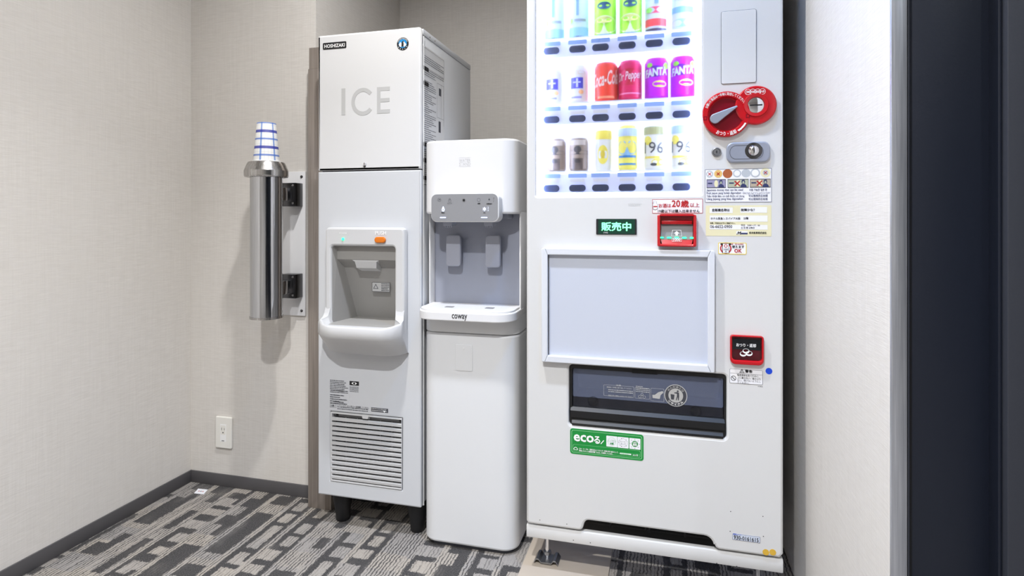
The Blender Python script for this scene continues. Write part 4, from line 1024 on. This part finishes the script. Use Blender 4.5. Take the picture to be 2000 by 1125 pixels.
framebar('frame_rail', [(o_[0] + .0094, o_[2]), (o_[1] - .0094, o_[2]), (i_[1] - g, i_[2]), (i_[0] + g, i_[2])])
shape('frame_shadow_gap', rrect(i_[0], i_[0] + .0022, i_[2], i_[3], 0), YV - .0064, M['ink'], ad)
# ---- product port with smoked flap
PT = boxes('port_box', [(po[0] - .004, po[0], YV + .03, YV + .16, po[2] - .004, po[3] + .004), (po[1], po[1] + .004, YV + .03, YV + .16, po[2] - .004, po[3] + .004), (po[0], po[1], YV + .03, YV + .16, po[3], po[3] + .004),
                        (po[0], po[1], YV + .156, YV + .16, po[2], po[3]), (po[0], po[1], YV + .03, YV + .16, po[2] - .004, po[2])], M['grey'], VM)
shape('port_surround', [rrect(po[0] + .0005, po[1] - .0005, po[2] + .0005, po[3] - .0005, .010, 5), rrect(po[0] + .008, po[1] - .006, po[2] + .024, po[3] - .012, .004, 4)], YV + .03, M['black'], PT, .022, .002)
fz0, fz1 = po[2] + .058, po[3] - .012
loft('inner_ramp', [[(x, YV + .05, po[2] + .03), (x, YV + .13, po[2] + .06), (x, YV + .13, po[2] + .03)] for x in (po[0] + .004, po[1] - .004)], M['black'], PT, smooth=0)
loft('inner_shutter', [[(x, YV + .045, po[3] - .004), (x, YV + .085, po[2] + .078), (x, YV + .088, po[2] + .078), (x, YV + .05, po[3] - .004)] for x in (po[0] + .014, po[1] - .012)], M['vpanel'], PT, smooth=0)
flap = shape('flap', rrect(po[0] + .009, po[1] - .007, po[2] + .074, fz1, .004, 4), YV + .018, M['smoke'], PT, .003)
shape('flap_dark_band', rrect(po[0] + .009, po[1] - .007, po[2] + .046, po[2] + .0735, .001, 2), YV + .018, M['smoked'], flap, .003)  # flap's lower band coloured darker for the dark interior behind it
loft('flap_handle', [[(x, YV + .010, po[2] + .048), (x, YV + .001, po[2] + .040), (x, YV + .002, po[2] + .022), (x, YV + .022, po[2] + .018), (x, YV + .022, po[2] + .050)] for x in (po[0] + .004, po[1] - .004)], M['black'], PT, smooth=0)
loft('port_lip', [[(x, YV + .006, po[2] + .016), (x, YV - .002, po[2] + .008), (x, YV + .002, po[2] + .001), (x, YV + .024, po[2] + .001), (x, YV + .022, po[2] + .016)] for x in (po[0] + .008, po[1] - .008)], M['black'], PT, smooth=0)
box('flap_top_gap', wx(1235, YV + .02), wx(1284, YV + .02), YV + .006, YV + .012, po[3] - .013, po[3] - .004, M['dblack'], PT)
for u, v in ((1159, 783), (1359, 803)):
    a = pt(u, v, YV + .02)
    lathe('flap_bumper', [(0, .005), (.004, .0048), (.009, .003), (.0135, .0006), (.014, 0)], a[0], YV + .015, M['clear'], flap, 24, axis='y', cz=a[1])
Yp = YV + .0148
for bq, nd in (((1179, 751, 1238, 777), 4), ((1240, 756.5, 1269, 780), 0), ((1271, 758, 1297, 785), 0)):
    z4 = uvbox(*bq, Yp)
    shape('print_frame', [rrect(*z4, .002), rrect(z4[0] + .0006, z4[1] - .0006, z4[2] + .0006, z4[3] - .0006, .0016)], Yp, M['lgrey'], flap)
text(flap, '注意', 1203, 1213, 752.6, 3, Yp, M['lgrey'], .02, lift=.0003)
text(flap, '商品は１本毎に取り出してください', 1185, 1234, 757.5, 3.2, Yp, M['lgrey'], .02, lift=.0003)
dashes(flap, 1188, 1236, 761, 768, 2, Yp, M['lgrey'], seed=21, lift=.0003)
text(flap, '商品以外の物を入れないでください', 1188, 1236, 774, 3.2, Yp, M['lgrey'], .02, lift=.0003)
dashes(flap, 1242, 1268, 753.5, 767, 4, Yp, M['lgrey'], seed=22, lift=.0003)
a = pt(1254, 775, Yp)
for dx, dz in ((-.006, 0), (0, .001), (.006, 0), (0, .006)):
    shape('product_mark', [circ(a[0] + dx, a[1] + dz, .0036, n=16), circ(a[0] + dx, a[1] + dz, .0028, n=16)], Yp - .0003, M['lgrey'], flap)
a = pt(1284, 772, Yp)
shape('hand_mark', [(a[0] - .012, a[1] - .008), (a[0] + .006, a[1] - .009), (a[0] + .008, a[1] + .001), (a[0] + .015, a[1] + .008), (a[0] + .013, a[1] + .012), (a[0] + .002, a[1] + .008), (a[0] - .006, a[1] + .001), (a[0] - .013, a[1] + .000)], Yp - .0003, M['lgrey'], flap)
a = pt(1319.8, 772.5, Yp); rr = .0285
rc = shape('recycle_mark', circ(a[0], a[1], rr, n=40), Yp - .0002, M['lgrey'], flap)
shape('recycle_band', [circ(a[0], a[1], rr * .93, n=40), circ(a[0], a[1], rr * .64, n=40)], Yp - .0005, M['inkg'], flap)
arctext(flap, 'のんだあとは', a[0], a[1], rr * .78, 150, 30, .0052, Yp - .0007, M['lgrey'], bold=.02)
arctext(flap, 'リサイクル', a[0], a[1], rr * .78, 218, 322, .0058, Yp - .0007, M['white'], inward=True, bold=.03)
shape('bin_mark', [(a[0] - .013, a[1] + .003), (a[0] - .003, a[1] + .002), (a[0] - .0045, a[1] - .011), (a[0] - .0115, a[1] - .011)], Yp - .0005, M['inkg'], flap)
shape('person_head_mark', circ(a[0] + .005, a[1] + .0115, .0024, n=14), Yp - .0005, M['inkg'], flap)
shape('person_body_mark', [(a[0] + .003, a[1] + .009), (a[0] + .008, a[1] + .008), (a[0] + .0085, a[1] - .001), (a[0] + .0075, a[1] - .012), (a[0] + .0055, a[1] - .012), (a[0] + .005, a[1] - .003), (a[0] + .002, a[1] - .012), (a[0], a[1] - .012), (a[0] + .003, a[1] - .001), (a[0] + .003, a[1] + .005), (a[0] - .004, a[1] + .0055), (a[0] - .004, a[1] + .0075)], Yp - .0006, M['inkg'], flap)
# ---- green eco sticker
ec = stick('eco_sticker', 1113.5, 836, 1257, 900.5, M['green'], .007)
eb = box2(1113.5, 836, 1257, 900.5)
shape('sticker_line', [rrect(eb[0] + .004, eb[1] - .004, eb[2] + .004, eb[3] - .004, .005), rrect(eb[0] + .005, eb[1] - .005, eb[2] + .005, eb[3] - .005, .0045)], YV - .0008, M['greenl'], ec)
shape('sticker_inner_line', [rrect(eb[0] + .008, eb[1] - .008, eb[2] + .008, eb[2] + .026, .004), rrect(eb[0] + .0085, eb[1] - .0085, eb[2] + .0085, eb[2] + .0255, .004)], YV - .0008, M['greenl'], ec)
text(ec, 'eco', 1120.5, 1160, 856, 14, YV, M['white'], .025)
text(ec, 'る', 1160, 1172.5, 859, 15, YV, M['white'], .03)
a = P(1176.5, 863); shape('accent_stroke', [(a[0] - .005, a[1] - .005), (a[0] - .003, a[1] - .006), (a[0] + .005, a[1] + .004), (a[0] + .003, a[1] + .005)], YV - .0010, M['white'], ec)
for k, u in enumerate((1195, 1217, 1240)):
    a = P(u, 862 + k * 2.3); hh = .0142
    shape('icon_tile', rrect(a[0] - hh, a[0] + hh, a[1] - hh, a[1] + hh, .0015), YV - .0009, M['paper'], ec)
    if k == 0:
        shape('tile_ring', [circ(a[0], a[1], .0105, n=28), circ(a[0], a[1], .0099, n=28)], YV - .0012, M['greenl'], ec)
        text(ec, 'ノンフロン', u - 8, u + 8, 861, 4.4, YV, M['green'], lift=.0014); text(ec, '冷媒', u - 3.6, u + 3.6, 866, 4, YV, M['green'], .04, lift=.0014)
    elif k == 1:
        for t in range(16):
            b = math.radians(t * 22.5); shape('tile_dot', circ(a[0] + .0108 * math.cos(b), a[1] + .0108 * math.sin(b), .0007 + .0002 * (t % 3), n=8), YV - .0012, M['inkg'], ec)
        text(ec, 'ヒート', u - 5, u + 5, 862.4, 3.6, YV, M['inkg'], lift=.0014); text(ec, 'ポンプ', u - 5, u + 5, 867, 3.6, YV, M['inkg'], lift=.0014)
    else:
        shape('tile_sun', circ(a[0], a[1], .008, n=28), YV - .0012, M['green'], ec)
        for t in range(8):
            b = math.radians(t * 45); shape('tile_ray', circ(a[0] + .0118 * math.cos(b), a[1] + .0118 * math.sin(b), .0009, n=8), YV - .0012, M['inkg'], ec)
        text(ec, 'LED', u - 4, u + 4, 864.2, 3.8, YV, M['white'], .02, lift=.0015); text(ec, '照明', u - 4, u + 4, 868.7, 3.8, YV, M['white'], .04, lift=.0015)
a = P(1124.5, 876)
cl_ = [(a[0] - .005, a[1] - .003), (a[0] - .006, a[1]), (a[0] - .004, a[1] + .0025), (a[0] - .0015, a[1] + .0045), (a[0] + .002, a[1] + .004), (a[0] + .005, a[1] + .001), (a[0] + .006, a[1] - .0015), (a[0] + .0045, a[1] - .0035)]
shape('cloud_mark', [cl_, [((x - a[0]) * .72 + a[0], (z - a[1]) * .66 + a[1]) for x, z in cl_]], YV - .0010, M['white'], ec)
text(ec, 'コカ・コーラは、温暖化防止とエネルギー政策の取り組みとして、', 1131, 1208, 879.5, 3.4, YV, M['white'], .02)
text(ec, '環境にやさしい自動販売機「ecoる」を展開しています。', 1131, 1197, 883, 3.4, YV, M['white'], .02)
sbx = box2(1210, 883.5, 1233, 889); shape('search_field', rrect(*sbx, .0025), YV - .0009, M['paper'], ec)
shape('search_outline', [rrect(sbx[0], sbx[1] + .022, sbx[2], sbx[3], .0025), rrect(sbx[0] + .0004, sbx[1] + .0216, sbx[2] + .0004, sbx[3] - .0004, .0023)], YV - .0010, M['greenl'], ec)
dashes(ec, 1212, 1230, 884.5, 888, 1, YV, M['greenl'], seed=31, lift=.0013)
text(ec, 'ecoる', 1236, 1246, 888.5, 3.4, YV, M['white'], .02)
# ---- coin return cup
cb = box2(1425, 652.5, 1491, 713)
CRt = shape('coin_return_cup', [rrect(*cb, .010, 6, (.007, .007, .013, .013)), rrect(cb[0] + .005, cb[1] - .005, cb[2] + .011, cb[3] - .0035, .006, 5, (.003, .003, .008, .008))], YV + .001, M['red'], door, .013, .003)
box('cup_back', cb[0] + .004, cb[1] - .004, YV - .001, YV + .001, cb[2] + .008, cb[3] - .003, M['dred'], CRt)
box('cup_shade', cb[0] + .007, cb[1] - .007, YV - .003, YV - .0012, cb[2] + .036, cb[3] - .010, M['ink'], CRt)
Yr_ = YV - .0095
box('cup_flap', cb[0] + .0052, cb[1] - .0052, Yr_ + .0003, Yr_ + .002, cb[2] + .0115, cb[3] - .004, M['clear'], CRt)
text(CRt, 'おつり・返却', 1438, 1476.5, 674.3, 7, Yr_, M['white'], .02, lift=.0002)
a = pt(1457, 688.5, Yr_)
for k, (dx, dz) in enumerate(((-.0065, -.003), (.007, -.001), (0, .0045))):
    shape('coin_symbol', [circ(a[0] + dx, a[1] + dz - .001, .0078, .0062, 28), circ(a[0] + dx, a[1] + dz + .0006, .0062, .0038, 24)], Yr_ - .0002 - .0001 * k, M['white'], CRt)
# ---- warning sticker, dots, number plate
wn = stick('warning_sticker', 1425, 719.5, 1489.5, 752, M['paper'], .003, M['inkg'], .0006)
a = P(1449, 724.5); tz = a[1] - .0045
shape('warning_triangle', [[(a[0] - .006, tz), (a[0] + .006, tz), (a[0], tz + .010)], [(a[0] - .004, tz + .0011), (a[0] + .004, tz + .0011), (a[0], tz + .0078)]], YV - .0009, M['ink'], wn)
shape('warning_mark', rrect(a[0] - .0006, a[0] + .0006, tz + .002, tz + .006, 0), YV - .0009, M['ink'], wn)
text(wn, '警告', 1455, 1469.5, 725, 6, YV, M['ink'], .03)
wb = box2(1426, 728, 1489, 729.4); shape('warning_rule', rrect(wb[0], wb[1], wb[3] - .0005, wb[3], 0), YV - .0009, M['inkg'], wn)
a = P(1432.5, 738.5); shape('forbid_ring', [circ(a[0], a[1], .0062, n=28), circ(a[0], a[1], .005, n=28)], YV - .0009, M['ink'], wn)
shape('forbid_bar', [(a[0] - .0044, a[1] + .0034), (a[0] - .0034, a[1] + .0044), (a[0] + .0044, a[1] - .0034), (a[0] + .0034, a[1] - .0044)], YV - .0010, M['ink'], wn)
for s, u1, v in (('転倒事故を防ぐために、', 1482.5, 733.3), ('上に乗らない、揺さぶら', 1485.5, 738.7), ('ない、傾けないようにし', 1485.5, 743.6), ('てください。', 1463, 747.7)):
    text(wn, s, 1440, u1, v, 4.3, YV, M['ink'], .005)
dashes(door, 1480, 1489.5, 753.8, 756, 1, YV, M['inkg'], seed=41, lift=.0005)
a = P(1501.8, 724.8); shape('blue_dot', circ(a[0], a[1], .0078, n=28), YV, M['blue'], door, .0004)
for u in (1495.8, 1509.2):
    a = P(u, 1078.6); shape('gold_dot', circ(a[0], a[1], .0076, n=28), YV, M['gold'], door, .0004 + .0002 * (u > 1500))
nb_ = stick('number_sticker', 1430.5, 1041.5, 1484.5, 1060.5, mat('number_plate', (206, 214, 230), .5), .001, M['inkb'], .0006)
text(nb_, '管理コード', 1432, 1447.5, 1043.5, 3, YV, M['blue'], .01)
text(nb_, '930-0161615', 1433, 1481.5, 1051.7, 8, YV, M['ink'], .012)
for u, v in ((1427, 1000), (1490, 1009.5), (1426, 1038.5), (1491, 1048.5), (1054.5, 1016.5), (1107, 1024.5)):
    a = P(u, v - 1); shape('screw_hole', circ(a[0], a[1], .0012, n=10), YV - .0003, M['ink'], door)
dashes(door, 1227, 1254, 396.5, 402.5, 2, YV, mat('scuff_grey', (204, 204, 204), .5), name='faint_scuff', seed=51, lift=.0003, th=.9)
# ---- levelling feet
foot_o = None
for fx_, fy_ in ((wx(1069, 1.60), 1.60), (vx1 - .05, 1.60), (wx(1069, 1.60), 2.18), (vx1 - .05, 2.18)):
    base_z = .008 if fx_ < -.15 else 0.0
    f_ = lathe('levelling_bolt', [(0, base_z + .004), (.0055, base_z + .004), (.0055, .131), (0, .131)], fx_, fy_, M['chrome'], VM, 14)
    lathe('foot_nut', [(.005, base_z + .020), (.011, base_z + .020), (.0115, base_z + .028), (.005, base_z + .028)], fx_, fy_, M['zinc'], f_, 6, smooth=0)
    prof = [(-.034, .004), (-.027, .014), (-.021, .014), (-.015, .006), (.015, .006), (.021, .014), (.027, .014), (.034, .004), (.034, .0), (.028, .010), (.020, .010), (.014, .0015), (-.014, .0015), (-.020, .010), (-.028, .010), (-.034, 0)]
    loft('foot_clamp', [[(fx_ + x, yy, base_z + .001 + z) for x, z in prof] for yy in (fy_ - .022, fy_ + .022)], M['zinc'], f_, smooth=0)
# ---- beige plate on the carpet under the left feet
pxl, pxr = fl(1010, 1125, .008)[0], fl(1188, 1125, .008)[0]
props(box('floor_plate', pxl, pxr, 1.30, 2.25, 0.0005, .008, M['plate'], None, bev=.002), 'beige steel plate on the carpet under the vending machine feet', 'floor plate')

# ================================================================== drinks shown in the window
def wrap(parent, s, cxx, cyy, rad, half, z0, z1, m, name='lettering', bold=.0, shear=0.0, tilt=0.0):
    me = textmesh(s, bold, 2, shear)
    xs = [p.co.x for p in me.vertices]; ys_ = [p.co.y for p in me.vertices]
    for p in me.vertices:
        t = (p.co.x - min(xs)) / (max(xs) - min(xs)) * 2 - 1; q = (p.co.y - min(ys_)) / (max(ys_) - min(ys_))
        an = half * t
        rr_ = rad + p.co.z; p.co = (cxx + rr_ * math.sin(an), cyy - rr_ * math.cos(an), z0 + (z1 - z0) * q + tilt * t)
    return put(name, me, m, parent)
def patch(parent, cxx, cyy, rad, a0, a1, z0, z1, m, name='print_patch', oval=False):
    bm = bmesh.new(); n = 12; g0 = []
    if oval:
        c0 = bm.verts.new((cxx + rad * math.sin((a0 + a1) / 2), cyy - rad * math.cos((a0 + a1) / 2), (z0 + z1) / 2))
        ring = []
        for i in range(24):
            t = 2 * PI * i / 24; an = (a0 + a1) / 2 + (a1 - a0) / 2 * math.cos(t)
            ring.append(bm.verts.new((cxx + rad * math.sin(an), cyy - rad * math.cos(an), (z0 + z1) / 2 + (z1 - z0) / 2 * math.sin(t))))
        for i in range(24): bm.faces.new((c0, ring[i], ring[(i + 1) % 24]))
    else:
        for i in range(n + 1):
            an = a0 + (a1 - a0) * i / n
            g0.append((bm.verts.new((cxx + rad * math.sin(an), cyy - rad * math.cos(an), z0)), bm.verts.new((cxx + rad * math.sin(an), cyy - rad * math.cos(an), z1))))
        for (a, b), (c, d) in zip(g0, g0[1:]): bm.faces.new((a, c, d, b))
    me = bpy.data.meshes.new('m'); bm.to_mesh(me); bm.free()
    return put(name, me, m, parent)
DC = {}
def dm(col, rough=.35): return mat('drink_%d_%d_%d' % col, col, rough)
PY = 1.622
def can(u, row, h, rr, col, label, cat='can', top=(205, 210, 220), grp='display drinks'):
    z = ROWS[row][0] + .0005; x = wx(u, PY)
    r_ = root('drink_can', (x, PY, z), label, cat, grp)
    lathe('can_body', [(0, .001), (rr * .8, 0), (rr, .007), (rr, h - .012), (rr * .86, h - .002)], x, PY, dm(col), r_, 28, cz=z)
    lathe('can_top', [(rr * .86, h - .002), (rr * .86, h), (rr * .80, h), (rr * .78, h - .002), (0, h - .002)], x, PY, dm(top), r_, 28, cz=z)
    return r_, x, z
def bottle(u, row, h, rr, col, capcol, label, grp='display drinks'):
    z = ROWS[row][0] + .0005; x = wx(u, PY)
    r_ = root('drink_bottle', (x, PY, z), label, 'bottle', grp)
    lathe('bottle_body', [(0, .001), (rr * .85, 0), (rr, .006), (rr, h * .60), (rr * .93, h * .68), (rr * .55, h * .83), (rr * .42, h * .88), (rr * .42, h * .92)], x, PY, dm(col), r_, 28, cz=z)
    lathe('bottle_cap', [(rr * .42, h * .91), (rr * .48, h * .91), (rr * .48, h - .001), (rr * .44, h), (0, h)], x, PY, dm(capcol), r_, 24, cz=z)
    return r_, x, z
E_ = .0005
# top row: bottles cut by the top of the picture
for k, u in enumerate((1084, 1131)):
    r_, x, z = bottle(u, 0, .20, .029, (214, 230, 246), (236, 240, 246), ('leftmost' if k == 0 else 'second') + ' bottle of the top display row, pale blue water bottle', 'water bottles in the window')
    patch(r_, x, PY, .029 + E_, -1.2, 1.2, .002 + z, .030 + z, dm((150, 196, 234)))
    patch(r_, x, PY, .029 + E_, -1.0, 1.0, -.002 + .004 + z, .006 + z, dm((70, 92, 120)), 'base_band')
    patch(r_, x, PY, .029 + 2 * E_, -.75, -.45, z + .040, z + .056, dm((150, 220, 70)), 'green_leaf', True)
    patch(r_, x, PY, .029 + 2 * E_, -.3, .8, z + .046, z + .053, dm((150, 160, 165)), 'grey_print')
    patch(r_, x, PY, .029 + 2 * E_, -.12, .12, z + .062, z + .12, dm((130, 165, 215)), 'blue_stroke')
for k, u in enumerate((1182, 1232)):
    r_, x, z = bottle(u, 0, .20, .032, (160, 225, 50), (40, 120, 60), 'bright green tea bottle in the top display row, ' + ('left' if k == 0 else 'right') + ' one of two', 'tea bottles in the window')
    patch(r_, x, PY, .032 + E_, -1.2, 1.2, z + .004, z + .055, dm((232, 238, 190)), 'tea_cup_print', True)
    patch(r_, x, PY, .032 + 2 * E_, -.7, .7, z + .034, z + .052, dm((222, 222, 130)), 'tea_print', True)
    patch(r_, x, PY, .032 + 2 * E_, -.6, .6, z + .072, z + .092, dm((40, 80, 110)), 'dark_print', True)
    patch(r_, x, PY, .032 + 2 * E_, -1.2, 1.2, z + .0, z + .004, dm((110, 160, 200)), 'base_band')
r_, x, z = bottle(1281, 0, .20, .030, (222, 230, 240), (240, 240, 244), 'clear bottle with red bands in the top display row')
patch(r_, x, PY, .030 + E_, -1.2, 1.2, z + .016, z + .036, dm((228, 70, 70)), 'red_band'); patch(r_, x, PY, .030 + E_, -1.2, 1.2, z + .002, z + .010, dm((70, 60, 80)), 'base_band')
patch(r_, x, PY, .030 + E_, -1.2, 1.2, z + .050, z + .068, dm((214, 80, 100)), 'red_oval', True); patch(r_, x, PY, .030 + 2 * E_, -.1, .25, z + .075, z + .11, dm((130, 165, 215)), 'blue_stroke')
patch(r_, x, PY, .030 + 3 * E_, -.9, -.3, z + .052, z + .066, dm((140, 210, 90)), 'green_leaf', True)
r_, x, z = bottle(1333, 0, .20, .030, (214, 226, 234), (230, 236, 240), 'pale bottle with grey blue bands, right end of the top display row')
patch(r_, x, PY, .030 + E_, -1.2, 1.2, z + .008, z + .030, dm((150, 196, 222)), 'blue_oval', True); patch(r_, x, PY, .030 + E_, -1.2, 1.2, z + .046, z + .062, dm((120, 164, 180)), 'grey_blue_band')
patch(r_, x, PY, .030 + 2 * E_, -.8, .8, z + .075, z + .095, dm((190, 196, 204)), 'grey_print', True)
# middle row: cans
for k, u in enumerate((1083, 1131)):
    r_, x, z = can(u, 1, .106, .0275, (244, 241, 236), ('left' if k == 0 else 'right') + ' white can with a blue square in the middle display row', grp='white cans in the window')
    patch(r_, x, PY, .0275 + E_, -.75, .55, z + .040, z + .070, dm((70, 66, 200)), 'blue_square')
    patch(r_, x, PY, .0275 + 2 * E_, -.45, .3, z + .055, z + .059, dm((220, 222, 250)), 'white_stroke'); patch(r_, x, PY, .0275 + 2 * E_, -.15, .05, z + .043, z + .068, dm((220, 222, 250)), 'white_stroke')
    patch(r_, x, PY, .0275 + E_, .1, .6, z + .024, z + .036, dm((250, 190, 130)), 'orange_print', True); patch(r_, x, PY, .0275 + E_, -.7, .4, z + .013, z + .018, dm((150, 150, 225)), 'blue_print')
    patch(r_, x, PY, .0275 + E_, -.8, .8, z + .078, z + .090, dm((236, 224, 200)), 'beige_print', True)
r_, x, z = can(1184, 1, .108, .0335, (238, 62, 34), 'red orange cola can with white script in the middle display row')
wrap(r_, 'Coca-Cola', x, PY, .0335 + E_, 1.25, z + .042, z + .082, dm((255, 226, 214)), bold=.02, shear=.25, tilt=.006)
patch(r_, x, PY, .0335 + E_, -.6, .8, z + .008, z + .014, dm((250, 150, 110)), 'pale_band')
r_, x, z = can(1231, 1, .109, .0325, (214, 12, 84), 'crimson soda can with white script in the middle display row', top=(180, 40, 120))
patch(r_, x, PY, .0325 + E_, -1.35, 1.35, z + .040, z + .085, dm((196, 20, 50)), 'dark_oval', True)
wrap(r_, 'Dr Pepper', x, PY, .0325 + 2 * E_, 1.05, z + .048, z + .078, dm((250, 215, 220)), bold=.02, shear=.2, tilt=.004)
patch(r_, x, PY, .0325 + E_, -1.0, 1.0, z + .016, z + .020, dm((250, 150, 190)), 'pale_stroke')
for k, u in enumerate((1282, 1333)):
    r_, x, z = can(u, 1, .111, .0325, (205, 12, 232), ('left' if k == 0 else 'right') + ' purple grape soda can in the middle display row', top=(216, 90, 230), grp='purple cans in the window')
    wrap(r_, 'FANTA', x, PY, .0325 + 2 * E_, .95, z + .060, z + .082, dm((240, 250, 255)), bold=.05, tilt=.003)
    patch(r_, x, PY, .0325 + E_, -1.1, .9, z + .058, z + .088, dm((96, 20, 170)), 'dark_print', True)
    patch(r_, x, PY, .0325 + 2 * E_, -.8, -.3, z + .084, z + .096, dm((150, 225, 60)), 'green_leaf', True); patch(r_, x, PY, .0325 + 2 * E_, .6, 1.1, z + .078, z + .096, dm((160, 225, 70)), 'green_leaf', True)
    patch(r_, x, PY, .0325 + E_, -.3, .9, z + .030, z + .048, dm((226, 232, 90)), 'yellow_swirl', True); patch(r_, x, PY, .0325 + 2 * E_, -.1, .8, z + .036, z + .043, dm((205, 12, 232)), 'swirl_gap', True)
# bottom row
for k, u in enumerate((1087, 1131)):
    r_, x, z = can(u, 2, .094, .0285, (152, 132, 112), ('left' if k == 0 else 'right') + ' brown coffee can in the bottom display row', top=(230, 230, 226), grp='brown cans in the window')
    patch(r_, x, PY, .0285 + E_, -1.25, 1.25, z + .046, z + .058, dm((62, 56, 52)), 'dark_band', True); patch(r_, x, PY, .0285 + 2 * E_, -.5, .5, z + .004, z + .036, dm((96, 82, 72)), 'dark_label')
    patch(r_, x, PY, .0285 + 3 * E_, -.35, .35, z + .050, z + .070, dm((70, 64, 60)), 'dark_figure', True); patch(r_, x, PY, .0285 + 3 * E_, -.3, .3, z + .022, z + .034, dm((58, 52, 48)), 'dark_mark', True)
    patch(r_, x, PY, .0285 + E_, -1.0, .8, z + .072, z + .086, dm((214, 200, 182)), 'pale_band')
r_, x, z = can(1179, 2, .120, .0245, (250, 249, 240), 'slim white can with yellow top and yellow fruit in the bottom display row', top=(244, 226, 90))
patch(r_, x, PY, .0245 + E_, -1.4, 1.4, z + .086, z + .110, dm((246, 224, 84)), 'yellow_band'); patch(r_, x, PY, .0245 + E_, -.6, .6, z + .018, z + .070, dm((244, 226, 90)), 'yellow_fruit', True)
patch(r_, x, PY, .0245 + 2 * E_, -.25, .25, z + .034, z + .056, dm((226, 200, 60)), 'fruit_core', True)
r_, x, z = can(1226, 2, .124, .028, (246, 232, 96), 'yellow and blue lemon drink can in the bottom display row', top=(206, 226, 240))
patch(r_, x, PY, .028 + E_, -1.4, 1.4, z + .092, z + .113, dm((206, 226, 240)), 'pale_blue_band'); patch(r_, x, PY, .028 + E_, -1.1, 1.1, z + .040, z + .082, dm((150, 196, 226)), 'blue_oval', True)
patch(r_, x, PY, .028 + 2 * E_, -.6, .6, z + .062, z + .086, dm((250, 236, 120)), 'lemon_print', True); patch(r_, x, PY, .028 + 2 * E_, -.9, .9, z + .034, z + .040, dm((40, 120, 180)), 'blue_stroke'); patch(r_, x, PY, .028 + E_, -.9, .9, z + .014, z + .019, dm((60, 130, 180)), 'blue_stroke')
for k, u in enumerate((1277, 1330)):
    r_, x, z = can(u, 2, .126, .028, (250, 248, 236), ('white lemon can marked 196 with olive top' if k == 0 else 'white lemon can marked 196 with pale blue top') + ' in the bottom display row', top=(206, 208, 170) if k == 0 else (200, 222, 238), grp='lemon cans in the window')
    patch(r_, x, PY, .028 + E_, -1.4, 1.4, z + .094, z + .115, dm((178, 176, 120) if k == 0 else (196, 220, 240)), 'top_band')
    patch(r_, x, PY, .028 + E_, -1.0, -.2, z + .066, z + .090, dm((246, 230, 96)), 'lemon_print', True); patch(r_, x, PY, .028 + E_, -.2, 1.1, z + .010, z + .030, dm((246, 226, 90)), 'lemon_print', True)
    wrap(r_, '196', x, PY, .028 + 2 * E_, .95, z + .044, z + .074, dm((66, 64, 62)), bold=.0)
    patch(r_, x, PY, .028 + 2 * E_, -.3, .3, z + .010, z + .018, dm((70, 70, 66)), 'dark_mark', True); patch(r_, x, PY, .028 + E_, -.9, .6, z + .030, z + .036, dm((236, 214, 80)), 'yellow_stroke')
